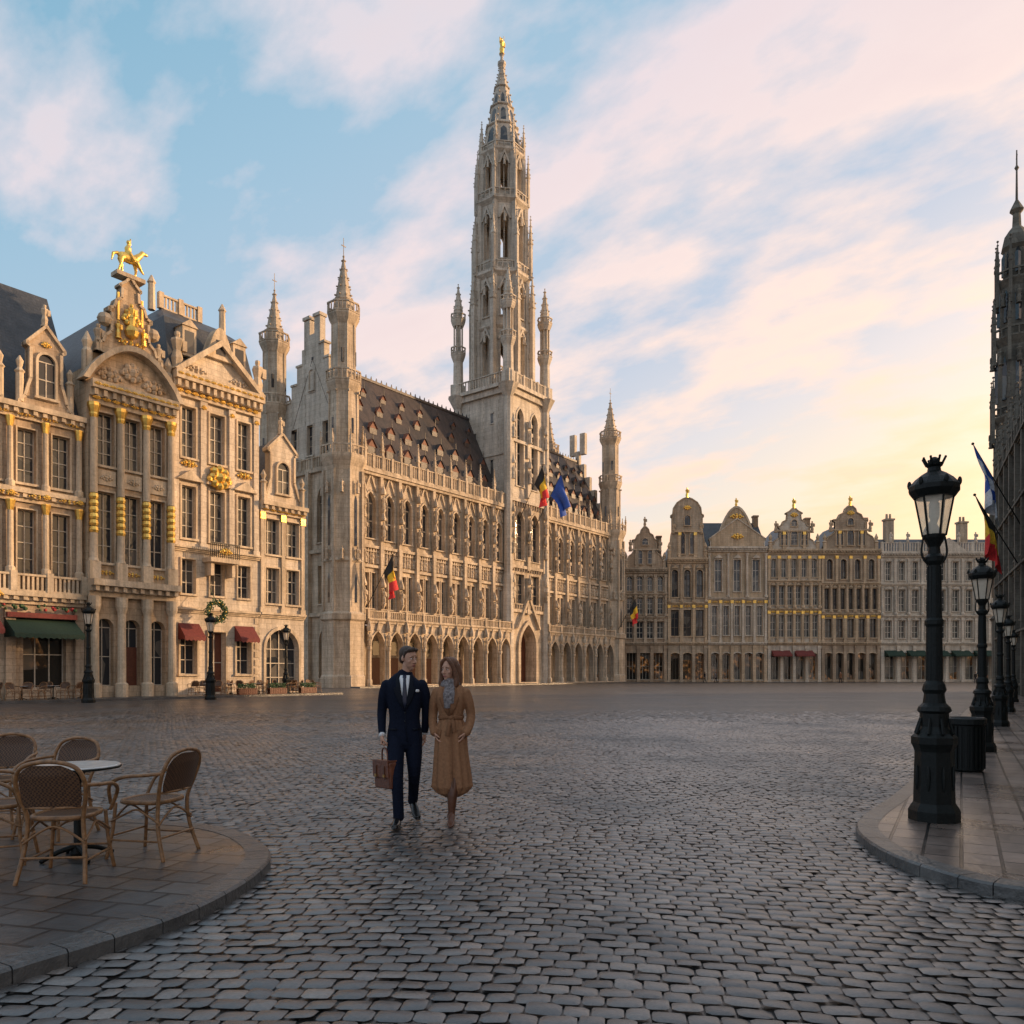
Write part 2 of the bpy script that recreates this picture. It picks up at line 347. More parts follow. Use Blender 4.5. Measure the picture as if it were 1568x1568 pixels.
def mroof(b,u0,u1):
    b.face('roof',[(u0,24.0,-.2),(u1,24.0,-.2),(u1,36.8,-6.4),(u0,36.8,-6.4)])
    b.face('roof',[(u0,24.0,-12.6),(u1,24.0,-12.6),(u1,36.8,-6.4),(u0,36.8,-6.4)])
    b.box('roof',u0,u1,36.7,37.0,-6.55,-6.25)
    k=int((u1-u0)/1.6)
    for i in range(k*2):
        u=u0+(i+.5)*(u1-u0)/(2*k); b.prism('roof',[(u-.12,37.0),(u+.12,37.0),(u,37.45)],-6.45,-6.35)
    for r_,(z,nn_) in enumerate(((26.2,7),(29.0,7),(31.8,6),(34.0,6))):
        s=.62-.08*r_
        for i in range(nn_+2):
            u=u0+(i+.5+.5*(r_%2))*(u1-u0)/(nn_+2.5)
            y=-.2-(z-24)/12.8*6.2
            dm='dormers' if u<12+2*r_ else 'roof'  # painted sun red only on dormers near the left end
            b.face(dm,[(u-s,z,y),(u-s,z+1.3*s,y+.05),(u-s,z+1.3*s,y-.65*s)])
            b.face(dm,[(u+s,z,y),(u+s,z+1.3*s,y+.05),(u+s,z+1.3*s,y-.65*s)])
            b.face('roof',[(u-s,z,y+.05),(u+s,z,y+.05),(u+s,z+1.3*s,y+.05),(u-s,z+1.3*s,y+.05)])
            zt=z+1.3*s+1.5*s
            b.face(dm,[(u-s*1.15,z+1.25*s,y+.18),(u,zt,y+.18),(u,zt,y-.48*2.9*s),(u-s*1.15,z+1.25*s,y-.6*s)])
            b.face(dm,[(u+s*1.15,z+1.25*s,y+.18),(u,zt,y+.18),(u,zt,y-.48*2.9*s),(u+s*1.15,z+1.25*s,y-.6*s)])
            b.face('dormers',[(u-s,z+1.3*s,y+.06),(u+s,z+1.3*s,y+.06),(u,zt-.1,y+.06)])
            b.lathe('roof',u,y+.15,[(.06,zt-.1),(.03,zt+.7)],4)
mroof(th,.6,27.4); mroof(th,35.9,55.4)
def cturret(b,cu,cn,low=True):
    if low:
        b.lathe('wall',cu,cn,[(2.5,0),(2.5,1.2),(2.3,1.4),(2.3,7.0),(2.55,7.2),(2.55,7.8),(2.15,8.1),(2.15,13.2),(2.35,13.4),(2.1,13.8),(2.1,23.0)],8)
        for i in range(8):
            a=math.pi/8+i*math.pi/4
            b.lathe('wall',cu+2.18*math.cos(a),cn+2.18*math.sin(a),[(.2,0),(.2,23)],4)
        for i in range(8):
            a=i*math.pi/4
            for z0,z1 in ((9,12.3),(15,20.5)):
                if (i+int(z0))%2:
                    x,y=cu+1.98*math.cos(a),cn+1.98*math.sin(a)
                    b.lathe('windows',x,y,[(.17,z0),(.17,z1-.8),(.02,z1-.2)],4,a)
            for z in (14.3,21.3):
                b.statue('wall',cu+2.25*math.cos(a),z-.8,cn+2.25*math.sin(a),1.4,5)
    b.lathe('wall',cu,cn,[(2.0,22.5),(2.2,23.4),(2.55,24.2),(2.6,24.5),(1.7,24.6),(1.62,26),(1.55,31.4),(1.9,32.3),(1.9,32.5),(1.3,32.6),(1.25,38.6),(1.75,39.6),(1.75,39.8),(1.2,39.9),(1.05,41.2),(1.15,41.4),(.8,41.6)],8)
    for i in range(8):
        a=math.pi/8+i*math.pi/4
        b.lathe('wall',cu+1.58*math.cos(a),cn+1.58*math.sin(a),[(.12,25),(.12,31.5)],4)
        b.lathe('wall',cu+1.26*math.cos(a),cn+1.26*math.sin(a),[(.1,33),(.1,38.8)],4)
        b.ball('wall',cu+1.75*math.cos(a),32.0-.6,cn+1.75*math.sin(a),.16,5)
        pinn(b,cu+2.5*math.cos(a),cn+2.5*math.sin(a),24.5,25.9,27.0,.14,'wall',2)
    for i in range(8):
        a=i*math.pi/4
        for z0,z1,r in ((27,28.6,1.46),(34.5,36,1.18)):
            if (i+int(z0))%2: b.lathe('windows',cu+r*math.cos(a),cn+r*math.sin(a),[(.16,z0),(.16,z1)],4,a)
    ringbal(b,cu,cn,2.5,24.5,25.6); ringbal(b,cu,cn,1.9,32.5,33.7); ringbal(b,cu,cn,1.75,39.8,40.9)
    spire(b,cu,cn,.95,41.4,46.2,8,'wall',5,.05,.12)
    b.lathe('wall',cu,cn,[(.04,46),(.03,48.2)],4); b.box('wall',cu-.3,cu+.3,47.3,47.38,cn-.03,cn+.03)
cturret(th,.2,-.6); cturret(th,56.2,-.6); cturret(th,.2,-12.8); cturret(th,56.2,-12.8,False)
side=(-NN[0],-NN[1])
o2=th.P(.4,0,0); th.frame(o2,side,(-D[0],-D[1]))
for a,c in ((1.5,6.5),(6.5,12.5)):
    m=(a+c)/2
    opening(th,a,c,0,8,m-.9,m+.9,1,6.5,'pointed',.4,0,trim=.15,mull=(1,3))
    opening(th,a,c,8,15,m-1,m+1,9.2,13.4,'rect',.4,0,trim=.15,mull=(1,2))
    opening(th,a,c,15,24,m-1.2,m+1.2,16,22.5,'pointed',.4,0,trim=.2,mull=(2,3))
for z in (7.8,14.8,23.8): th.box('wall',1.4,12.6,z,z+.4,-.05,.35)
for u in (1.6,6.5): th.box('wall',u-.25,u+.25,0,24,.002,.5)
balus(th,1.5,12,24.2,25.5,.25,.3,'wall',2)
row(th,1.2,12.2,24,30.2,even(2.6,11,3,1.1),26,29.4,kind='rect',dep=.35,nf=-.25,wall='gable_wall',mull=(1,2),trim=.14,tpart='gable_wall')
gp=[(1.2,30.2),(12.2,30.2),(12.2,31),(11.4,31),(11.4,32.6),(10.2,32.6),(10.2,34.4),(9.2,34.4),(9.2,36.4),(8.3,36.4),(8.3,38.2),(7.9,38.2),(7.9,41.3),(6.9,41.3),(6.9,39.6),(6.1,39.6),(6.1,41.6),(5.1,41.6),(5.1,38.2),(4.4,38.2),(4.4,36.4),(3.6,36.4),(3.6,34.4),(2.8,34.4),(2.8,32.6),(2.0,32.6),(2.0,31),(1.2,31)]
th.prism('gable_wall',gp,-1.0,-.248)
for (u,z) in ((11.8,31),(10.8,32.6),(9.7,34.4),(8.75,36.4),(4.75,38.2),(4.0,36.4),(3.2,34.4),(2.4,32.6)): th.box('gable_wall',u-.55,u+.55,z,z+.22,-1.1,-.12)
for u in (7.4,5.6): th.box('gable_wall',u-.62,u+.62,41.4,41.75,-1.15,-.1)
opening(th,5.9,7.1,33,36,6.1,6.9,33.3,35.6,'round',.1,-.2,wall='gable_wall',mull=(0,1),trim=.1,tpart='gable_wall')
th.frame(TO,D,NN)
for st in range(6):
    z=24+st*2.3; th.box('gable_wall',55.2,55.9,z,z+2.3+.8,-12+st*1.05,-.8-st*1.05)
for n_ in (-7.4,-5.4): th.box('gable_wall',55.2,55.9,38,41.5,n_-.5,n_+.5)
th.box('wall',55.2,55.9,0,24,-12,-.5)
# TOWER base
tu0,tu1,tn0,tn1=27.4,35.9,-8.3,.6
tc=((tu0+tu1)/2,(tn0+tn1)/2)
L=tu1-tu0; m=tc[0]
opening(th,tu0,tu1,0,10,m-1.8,m+1.8,.3,8.2,'pointed',1.6,tn1,glass='door',mull=None,trim=.5,tproj=.3,tpart='wall')
th.prism('wall',[(m-2.7,7.6),(m-2.4,7.6),(m,11.6),(m+2.4,7.6),(m+2.7,7.6),(m,12.4)],tn1,tn1+.5)
row(th,tu0,tu1,10,16,even(tu0+.8,tu1-.8,2,1.9),11,15,kind='rect',dep=.4,nf=tn1,mull=(1,2),trim=.15,tpart='wall')
row(th,tu0,tu1,16,25,even(tu0+.8,tu1-.8,2,2.0),17,23.6,kind='pointed',dep=.5,nf=tn1,mull=(1,3),trim=.2,tpart='wall')
row(th,tu0,tu1,25,40,even(tu0+1.0,tu1-1.0,2,1.5),27,37.6,kind='pointed',dep=.6,nf=tn1,mull=(1,4),trim=.25,wall='tower',tpart='tower',fr='tower',bw=.1)
for z in (10,16,25,33): th.box('wall' if z<20 else 'tower',tu0-.1,tu1+.1,z-.2,z+.2,tn1-.1,tn1+.3)
for i in range(14):
    u=tu0+.6+i*(L-1.2)/13
    for z in (10.3,15.4,24.2): th.box('wall',u-.06,u+.06,z,z+.7,tn1,tn1+.2)
for z0 in (12,18,21.5,28,33.5):
    for u in (tu0+.45,m,tu1-.45):
        th.box('tower' if z0>25 else 'wall',u-.3,u+.3,z0-2.4,z0+2.6,tn1+.002,tn1+.36)
        th.statue('tower' if z0>25 else 'wall',u,z0-.4,tn1+.55,1.8)
        th.lathe('tower' if z0>25 else 'wall',u,tn1+.5,[(.32,z0+1.7),(.36,z0+1.9),(.04,z0+3)],5)
th.face('tower',[(tu0,0,tn1),(tu0,0,tn0),(tu0,40,tn0),(tu0,40,tn1)])
th.face('tower',[(tu1,0,tn1),(tu1,0,tn0),(tu1,40,tn0),(tu1,40,tn1)])
th.face('tower',[(tu0,0,tn0),(tu1,0,tn0),(tu1,40,tn0),(tu0,40,tn0)])
for n_,z0,z1 in ((-2.2,28,30.5),(-5.2,33,34.6),(-2.2,35.5,36.8)):
    th.box('windows',tu0-.012,tu0+.1,z0,z1,n_-.22,n_+.22)
    th.box('tower',tu0-.1,tu0+.1,z0-.15,z0-.002,n_-.35,n_+.35); th.box('tower',tu0-.1,tu0+.1,z1,z1+.2,n_-.35,n_+.35)
th.box('tower',tu0-.14,tu0+.1,31.0,31.3,tn0,tn1)
for (u,n_) in ((tu0,tn1),(tu1,tn1),(tu0,tn0),(tu1,tn0)):
    th.lathe('tower',u,n_,[(.75,0),(.75,14),(.6,15),(.6,38.5),(1.5,40.2)],8)
th.box('tower',tu0-.4,tu1+.4,39.2,40.0,tn0-.4,tn1+.4); th.box('tower',tu0-.8,tu1+.8,40.0,40.5,tn0-.8,tn1+.8)
for n_ in (tn0-.6,tn1+.6): balus(th,tu0-.6,tu1+.6,40.5,41.9,n_,.35,'tower',1.6)
for u in (tu0-.6,tu1+.6):
    k=22
    th.box('tower',u-.12,u+.12,41.78,41.9,tn0-.6,tn1+.6)
    for i in range(k):
        n_=tn0-.4+i*(tn1-tn0+.8)/(k-1); th.box('tower',u-.06,u+.06,40.5,41.78,n_-.06,n_+.06)
for (u,n_) in ((tu0,tn1),(tu1,tn1),(tu0,tn0),(tu1,tn0)):
    th.lathe('tower',u,n_,[(1.0,40),(1.0,41.8),(.75,42),(.7,45.2),(1.05,46.1),(1.05,46.3)],8)
    ringbal(th,u,n_,1.05,46.3,47.2,8,'tower',10)
    th.lathe('tower',u,n_,[(.42,46.3),(.38,50.3)],8)
    for i in range(8):
        a=math.pi/8+i*math.pi/4; th.lathe('tower',u+.6*math.cos(a),n_+.6*math.sin(a),[(.1,46.3),(.1,50.3)],4)
    th.lathe('tower',u,n_,[(.75,50.2),(1.05,50.9),(1.05,51.1),(.65,51.2),(.6,52.3),(.7,52.5)],8)
    ringbal(th,u,n_,1.05,51.1,51.9,8,'tower',10)
    spire(th,u,n_,.65,52.5,56.2,8,'tower',4,.03,.11)
def octstage(b,r,z0,z1,s0,s1,frac=.56,dep=.5,kind='pointed',part='tower'):
    ap=r*math.cos(math.pi/8); Ls=2*r*math.sin(math.pi/8)
    O0,d0,n0=b.O.copy(),b.d.copy(),b.n.copy()
    c=Vector(b.P(tc[0],0,tc[1]))
    for i in range(8):
        a=i*math.pi/4
        nn=d0*math.cos(a)+n0*math.sin(a); dd=Vector((-nn.y,nn.x,0))
        o=c+nn*ap-dd*(Ls/2)
        b.frame(o,dd,nn)
        w=Ls*frac
        opening(b,0,Ls,z0,z1,Ls/2-w/2,Ls/2+w/2,z0+s0,z1-s1,kind,dep,0,wall=part,glass=None,fr=part,mull=(1,0),trim=.12,tproj=.12,tpart=part,bw=.09)
        b.prism(part,[(Ls*.15,z1-s1-.9),(Ls*.25,z1-s1-.9),(Ls/2,z1-s1+.6),(Ls*.75,z1-s1-.9),(Ls*.85,z1-s1-.9),(Ls/2,z1-s1+1.1)],.0,.25)
        b.face(part,[(0,z0,-dep),(Ls,z0,-dep),(Ls,z0+s0,-dep),(0,z0+s0,-dep)])
    b.O,b.d,b.n=O0,d0,n0
    for i in range(8):
        a=math.pi/8+i*math.pi/4
        b.lathe(part,tc[0]+r*math.cos(a),tc[1]+r*math.sin(a),[(.42,z0),(.38,z1)],4,a)
cu,cn=tc
octstage(th,3.75,41,49.2,1.6,1.0,.42)
th.lathe('tower',cu,cn,[(3.8,48.9),(4.05,49.2),(4.05,49.5),(3.6,49.6)],8)
octstage(th,3.65,49.5,56.5,1.2,1.4,.4)
th.lathe('tower',cu,cn,[(3.7,56.1),(4.2,56.6),(4.2,56.9),(3.2,57)],8)
ringbal(th,cu,cn,4.15,56.9,58.1,8,'tower',36)
octstage(th,3.45,57,66.6,1.6,1.6,.44)
th.lathe('tower',cu,cn,[(3.4,66.2),(3.95,66.8),(3.95,67.0),(2.9,67.1)],8)
ringbal(th,cu,cn,3.9,67,68.1,8,'tower',32)
octstage(th,3.1,67.1,73.6,1.3,.9,.48)
th.lathe('tower',cu,cn,[(3.1,73.3),(3.45,73.8),(3.45,74.0),(2.4,74.1)],8)
ringbal(th,cu,cn,3.35,74,74.9,8,'tower',24)
for i in range(8):
    a=math.pi/8+i*math.pi/4; ca,sa=math.cos(a),math.sin(a)
    pinn(th,cu+4.45*ca,cn+4.45*sa,41,52.5,57.5,.4,'tower',4)
    for z in (45.5,50.5): th.lathe('tower',cu+4.1*ca,cn+4.1*sa,[(.3,z),(.3,z+.6)],4,a)
    pinn(th,cu+4.2*ca,cn+4.2*sa,56.6,61.5,65.5,.3,'tower',4)
    th.lathe('tower',cu+3.8*ca,cn+3.8*sa,[(.25,60),(.25,60.5)],4,a)
    pinn(th,cu+3.85*ca,cn+3.85*sa,66.8,70.8,74.0,.25,'tower',4)
    pinn(th,cu+3.2*ca,cn+3.2*sa,73.6,75.4,78.4,.24,'tower',4)
    for z in (53.5,63.5,71.5,47):
        rr=(4.15 if z<56 else 3.8 if z<66 else 3.35)*.93
        th.statue('tower',cu+rr*math.cos(a+math.pi/8),z,cn+rr*math.sin(a+math.pi/8),1.4,5)
spire(th,cu,cn,3.1,74,87.4,8,'tower',14,.28,.18)
ap8=math.cos(math.pi/8)
for i in range(8):
    a=i*math.pi/4
    for z0,z1 in ((75.2,77.6),(78.6,80.6),(81.5,83.0)):
        sr_=lambda z:3.1+(.28-3.1)*(z-74)/13.4
        r0=sr_(z0); r1=sr_(z1); w0=r0*.18; ca,sa=math.cos(a),math.sin(a)
        def pp(w,z,r,e): rr=r*ap8+e; return (cu+rr*ca-w*sa,z,cn+rr*sa+w*ca)
        th.face('windows',[pp(-w0,z0,r0,.02),pp(w0,z0,r0,.02),pp(w0*.8,z1-.4,sr_(z1-.4),.02),pp(0,z1,r1,.02),pp(-w0*.8,z1-.4,sr_(z1-.4),.02)])
for z,r in ((78.0,2.5),(81,1.85),(84,1.2)): th.lathe('tower',cu,cn,[(r-.15,z),(r,z+.12),(r-.2,z+.3)],8)
th.lathe('tower',cu,cn,[(.3,87),(.62,87.6),(.62,87.9),(.25,88.1),(.2,88.8),(.35,89),(.2,89.2)],8)
th.statue('gold_finial',cu,89.1,cn,2.3,7); th.lathe('gold_finial',cu+.5,cn,[(.04,90),(.04,92)],4); th.box('gold_finial',cu-.5,cu-.1,90.6,91.3,cn-.05,cn+.05)
th.finish()
# ------------------------------------------------------------------ baroque helpers
def gable(b,uc,z0,W,H,style,part='gable',nf=0,th_=.45,cap='trim'):
    if style=='volute': hp=[(.5,0),(.5,.07),(.47,.09),(.45,.2),(.40,.3),(.32,.36),(.28,.42),(.28,.62),(.32,.63),(.32,.68),(.24,.7),(.2,.8),(.12,.85),(.1,.93),(.04,1)]
    elif style=='round': hp=[(.5,0),(.5,.1),(.45,.12),(.44,.3),(.42,.4),(.40,.44),(.40,.66),(.43,.67),(.43,.71),(.38,.73),(.36,.83),(.27,.92),(.13,.98),(.04,1)]
    elif style=='step': hp=[(.5,0),(.5,.12),(.42,.13),(.38,.22),(.3,.28),(.29,.5),(.33,.51),(.33,.56),(.26,.58),(.22,.68),(.15,.72),(.14,.84),(.17,.85),(.17,.88),(.08,.94),(.03,1)]
    elif style=='tri': hp=[(.5,0),(.5,.2),(.52,.22),(.52,.3),(.01,1)]
    elif style=='small': hp=[(.5,0),(.5,.05),(.4,.12),(.34,.25),(.3,.32),(.3,.66),(.36,.68),(.36,.72),(.02,.95)]
    else: hp=[(.5,0),(.48,.35),(.4,.68),(.25,.9),(.08,1)]
    pts=[(uc+x*W,z0+y*H) for x,y in hp]+[(uc-x*W,z0+y*H) for x,y in reversed(hp)]
    b.prism(part,pts,nf-th_,nf)
    for sgn in (1,-1):
        for i in range(len(hp)-1):
            x0,y0=hp[i]; x1,y1=hp[i+1]
            p0=(uc+sgn*x0*W,z0+y0*H); p1=(uc+sgn*x1*W,z0+y1*H)
            dx,dz=p1[0]-p0[0],p1[1]-p0[1]; l=math.hypot(dx,dz)
            if l<.12: continue
            nx,nz=-dz/l*.16*(1 if sgn>0 else -1),dx/l*.16*(1 if sgn>0 else -1)
            b.prism(cap,[p0,p1,(p1[0]+nx,p1[1]+nz),(p0[0]+nx,p0[1]+nz)],nf-th_-.08,nf+.14)
def appwin(b,u0,u1,z0,z1,nf,kind='rect',fr='trim',mull=(1,2),t=.14):
    sp,hp=headpts(u0,u1,z1,kind,5); ct=[(u0,z0)]+hp+[(u1,z0)]
    b.face('windows',[(u,z,nf+.015) for u,z in ct])
    sp2,hp2=headpts(u0-t,u1+t,z1+t,kind,5); c2=[(u0-t,z0)]+hp2+[(u1+t,z0)]
    for i in range(len(ct)-1): b.prism(fr,[ct[i],ct[i+1],c2[i+1],c2[i]],nf-.05,nf+.2)
    b.box(fr,u0-t-.06,u1+t+.06,z0-.14,z0-.002,nf-.05,nf+.26)
    for i in range(1,mull[0]+1):
        u=u0+(u1-u0)*i/(mull[0]+1); b.box('frames',u-.03,u+.03,z0,sp,nf+.02,nf+.06)
    for i in range(1,mull[1]+1):
        z=z0+(sp-z0)*i/(mull[1]+(1 if kind=='rect' else 0)); b.box('frames',u0,u1,z-.03,z+.03,nf+.02,nf+.055)
def pil(b,u,z0,z1,w=.35,pr=.22,part='trim',gcap=True,nf=0,rnd=False):
    if rnd:
        b.lathe(part,u,nf+pr,[(w*.75,z0),(w*.75,z0+.3),(w*.5,z0+.4),(w*.44,z1-.6)],10)
        b.lathe('gold_ornament' if gcap else part,u,nf+pr,[(w*.44,z1-.6),(w*.75,z1-.05),(w*.75,z1)],8)
    else:
        b.box(part,u-w/2,u+w/2,z0+.35,z1-.5,nf-.02,nf+pr*.8)
        b.box(part,u-w/2-.07,u+w/2+.07,z0,z0+.35,nf-.02,nf+pr)
        b.box('gold_ornament' if gcap else part,u-w/2-.06,u+w/2+.06,z1-.5,z1,nf-.02,nf+pr)
def shell(b,u0,u1,z1,dp,roofz,part='roof',ridge='par',nf=0):
    b.face('wall',[(u0,0,nf),(u0,0,-dp),(u0,z1,-dp),(u0,z1,nf)]); b.face('wall',[(u1,0,nf),(u1,0,-dp),(u1,z1,-dp),(u1,z1,nf)])
    b.face('wall',[(u0,0,-dp),(u1,0,-dp),(u1,z1,-dp),(u0,z1,-dp)])
    m=(u0+u1)/2
    if ridge=='par':
        b.face(part,[(u0,z1,-.2),(u1,z1,-.2),(u1,roofz,-dp*.45),(u0,roofz,-dp*.45)]); b.face(part,[(u0,z1,-dp),(u1,z1,-dp),(u1,roofz,-dp*.45),(u0,roofz,-dp*.45)])
        for u in (u0,u1): b.face('wall',[(u,z1,-.2),(u,z1,-dp),(u,roofz,-dp*.45)])
    else:
        b.face(part,[(u0,z1,-.3),(m,roofz,-.3),(m,roofz,-dp),(u0,z1,-dp)]); b.face(part,[(u1,z1,-.3),(m,roofz,-.3),(m,roofz,-dp),(u1,z1,-dp)])
        b.face('wall',[(u0,z1,-dp),(u1,z1,-dp),(m,roofz,-dp)]); b.face('wall',[(u0,z1,-.3),(u1,z1,-.3),(m,roofz,-.3)])
def orn(b,u,z,w,h,n,part='gold_ornament'):
    for i in range(9):
        a=i*math.pi*2/8; rr=0 if i==8 else 1
        b.ball(part,u+rr*math.cos(a)*w*.36,z+rr*math.sin(a)*h*.34,n,min(w,h)*(.2 if rr else .28),6)
    for s_ in (-1,1):
        b.ball(part,u+s_*w*.48,z-h*.1,n,min(w,h)*.15,5); b.ball(part,u+s_*w*.2,z+h*.1,n+.03,min(w,h)*.18,5)
def awning(b,u0,u1,z,pr,drop,part):
    b.face(part,[(u0,z,.05),(u1,z,.05),(u1,z-drop,pr),(u0,z-drop,pr)])
    k=max(3,int((u1-u0)/.3))
    for i in range(k):
        a=u0+(u1-u0)*i/k; c=u0+(u1-u0)*(i+1)/k
        b.face(part,[(a,z-drop,pr),(c,z-drop,pr),(c,z-drop-.22,pr+.01),((a+c)/2,z-drop-.3,pr+.01),(a,z-drop-.22,pr+.01)])
    for u in (u0,u1): b.face(part,[(u,z,.05),(u,z-drop,pr),(u,z-drop-.2,pr),(u,z-drop-.2,.05)])
hm=lambda wall,roof='slate',trim='trim',fr='frame':{'wall':M[wall],'gable':M[wall],'trim':M[trim],'windows':M['glass'],'shop_windows':M['shopglass'],'frames':M[fr],'gold_ornament':M['gold'],'roof':M[roof],'door':M['door'],'awning_red':M['awn_red'],'awning_green':M['awn_green'],'shop_interior':M['dark'],'railing':M['iron'],'chimney':M['houseD'],'flowers':M['redleaf'],'plants':M['leaf']}
LO=(-28.5,43.7)
def house1(name,u0,u1,seed):
    b=Bld(name,hm('houseA')); b.frame(LO,D,NN)
    W=u1-u0; nb=6 if W>9 else 4
    ws=even(u0+.2,u1-.3,nb,.98)
    row(b,u0,u1,0,5.4,even(u0+.1,u1-.2,nb//2,2.3),.7,4.6,kind='rect',dep=.5,mull=(2,1),fr='frames',glass='shop_windows')
    for i in range(nb//2+1): pil(b,u0+.25+(W-.5)*i/(nb//2),0,5.2,.5,.3,'wall',False)
    cornice(b,u0,u1,5.5,.7,.55); b.face('wall',[(u0,5.4,0),(u1,5.4,0),(u1,5.5,0),(u0,5.5,0)])
    balus(b,u0+.1,u1-.1,6.2,7.2,.4,.24,post=1.9)
    row(b,u0,u1,5.5,11.3,ws,7.2,10.9,kind='rect',dep=.35,mull=(1,3),trim=.08)
    cornice(b,u0,u1,11.3,.75,.45)
    row(b,u0,u1,12.0,16,ws,12.4,15.5,kind='rect',dep=.35,mull=(1,3),trim=.08)
    cornice(b,u0,u1,16,.8,.6)
    for i in range(nb+1):
        u=u0+.2+(W-.5)*i/nb
        pil(b,u,7.2,11.3,.34,.28,rnd=True); pil(b,u,12.05,16,.32,.25,rnd=True)
        orn(b,u,11.7,.35,.3,.45)
    for i in range(nb//2):
        uc=u0+.2+(W-.4)*(i+.5)/(nb//2)
        gable(b,uc,16.8,3.0,5.2,'small',nf=.05)
        appwin(b,uc-.45,uc+.45,17.5,20.0,.05,'round',mull=(1,2))
        b.statue('gold_ornament' if i%2==1 else 'trim',uc,21.7,-.1,1.3)
        orn(b,uc,20.6,.5,.35,.12)
        for s_ in (-1,1): b.lathe('trim',uc+s_*1.35,.0,[(.2,17.0),(.2,18.6),(.28,18.7),(.12,18.9),(.2,19.3),(.03,19.6)],8)
    orn(b,u0+W*.58,6.0,.9,.5,.5)
    for k_ in range(7): orn(b,u0+W*.08+k_*W*.14,11.65,1.1,.3,.42)
    for k_ in range(9): orn(b,u0+W*.06+k_*W*.11,16.2,.8,.22,.38)
    awning(b,u0+.6,u1-4.6,4.9,1.3,.9,'awning_red'); awning(b,u1-4.2,u1-.5,4.7,1.5,.9,'awning_green'); b.box('awning_red',u1-4.2,u1-.5,4.72,5.0,.05,.5)
    for i in range(60): b.ball('plants' if random.random()<.7 else 'flowers',u0+.5+random.random()*(W-1),5.15+random.random()*.3,.4+random.random()*.3,.07+random.random()*.06,5)
    shell(b,u0,u1,16.6,11,25.5,nf=0)
    b.finish()
house1('brick_guild_house',-7.2,4.35,1)
b=Bld('gilded_guild_house',hm('houseB')); b.frame(LO,D,NN)
u0,u1=4.4,9.85; W=u1-u0; mu=(u0+u1)/2
n2=.45
row(b,u0,u1,0,6.2,even(u0+.25,u1-.25,3,1.05),.8,4.9,kind='round',dep=.5,nf=n2,mull=(1,2),fr='frames')
b.box('door',mu-.5,mu+.5,.1,3.2,n2-.48,n2-.4)
b.face('wall',[(u0,0,0),(u0,0,n2),(u0,21,n2),(u0,21,0)]); b.face('wall',[(u1,0,0),(u1,0,n2),(u1,21,n2),(u1,21,0)])
for i in range(4):
    u=u0+.3+(W-.6)*i/3
    b.lathe('trim',u,n2+.35,[(.38,0),(.38,.9),(.26,1.0),(.24,5.2),(.36,5.6),(.36,6.2)],12)
cornice(b,u0,u1,6.2,1.0,1.0,n2)
row(b,u0,u1,6.2,13.2,even(u0+.3,u1-.3,3,1.0),8.3,12.6,kind='rect',dep=.4,nf=n2,mull=(1,3),trim=.08)
row(b,u0,u1,13.2,17.8,even(u0+.3,u1-.3,3,1.0),14.2,17.4,kind='rect',dep=.4,nf=n2,mull=(1,3),trim=.08)
for i in range(3):
    uc=u0+.3+(W-.6)*(i+.5)/3
    orn(b,uc,7.7,.9,.3,n2+.1); b.box('trim',uc-.55,uc+.55,13.0,13.9,n2,n2+.15); orn(b,uc,13.45,.7,.4,n2+.17,'trim')
for i in range(4):
    u=u0+.3+(W-.6)*i/3
    b.box('trim',u-.32,u+.32,7.2,8.3,n2-.02,n2+.5)
    b.lathe('trim',u,n2+.25,[(.3,8.3),(.24,8.5),(.22,10.0)],12)
    for j in range(6): b.lathe('gold_ornament',u,n2+.25,[(.23,10.0+j*.4),(.285,10.15+j*.4),(.23,10.36+j*.4)],10)
    b.lathe('trim',u,n2+.25,[(.22,12.4),(.2,16.9)],12); b.lathe('gold_ornament',u,n2+.25,[(.2,16.9),(.26,17.1),(.24,17.2),(.36,17.6),(.36,17.8)],8)
cornice(b,u0,u1,17.8,1.3,.8,n2)
for i in range(9): orn(b,u0+.4+i*(W-.8)/8,18.15,.45,.28,n2+.4)
for i in range(12): orn(b,u0+.3+i*(W-.6)/11,18.85,.4,.2,n2+.82)
def segp(b,uc,z,w,h,n0,n1,part,k=14,t=None):
    pts=[(uc-w/2+w*i/k,z+h*math.sin(math.pi*i/k)**.8) for i in range(k+1)]
    if t is None: b.prism(part,pts,n0,n1)
    else:
        p2=[(uc-w/2+t+(w-2*t)*i/k,z+max(0,(h-t))*math.sin(math.pi*i/k)**.8) for i in range(k+1)]
        for i in range(k): b.prism(part,[pts[i],pts[i+1],p2[i+1],p2[i]],n0,n1)
segp(b,mu,19.1,W+.5,2.5,0,n2,'gable'); segp(b,mu,19.1,W+.9,2.75,0,n2+.6,'trim',t=.35)
orn(b,mu-1.4,19.8,1.4,.9,n2+.05,'gable'); orn(b,mu+1.4,19.8,1.4,.9,n2+.05,'gable'); orn(b,mu,20.3,1.3,1.2,n2+.1,'gable')
gable(b,mu,21.2,4.2,5.2,'step',nf=.2)
b.ball('gold_ornament',mu,22.9,.45,.45,10); orn(b,mu,23.8,1.0,1.3,.35); orn(b,mu,22.2,1.6,.5,.35); b.statue('gold_ornament',mu,23.2,.4,1.5)
for s_ in (-1,1):
    b.statue('trim',mu+s_*1.9,21.2,.1,1.7); b.lathe('trim',mu+s_*2.55,.1,[(.3,19.5),(.3,21),(.2,21.2),(.3,21.6),(.05,22.2)],8)
    b.ball('trim',mu+s_*1.5,23.3,.1,.45,8); b.statue('gold_ornament',mu+s_*.8,22.3,.35,1.1); b.box('gold_ornament',mu+s_*.75-.06,mu+s_*.75+.06,23.5,25.2,.2,.3)
shell(b,u0,u1,20,11,25.0,ridge='perp')
b.box('trim',mu-.9,mu+.9,26.3,26.55,-.4,.4)
b.finish()
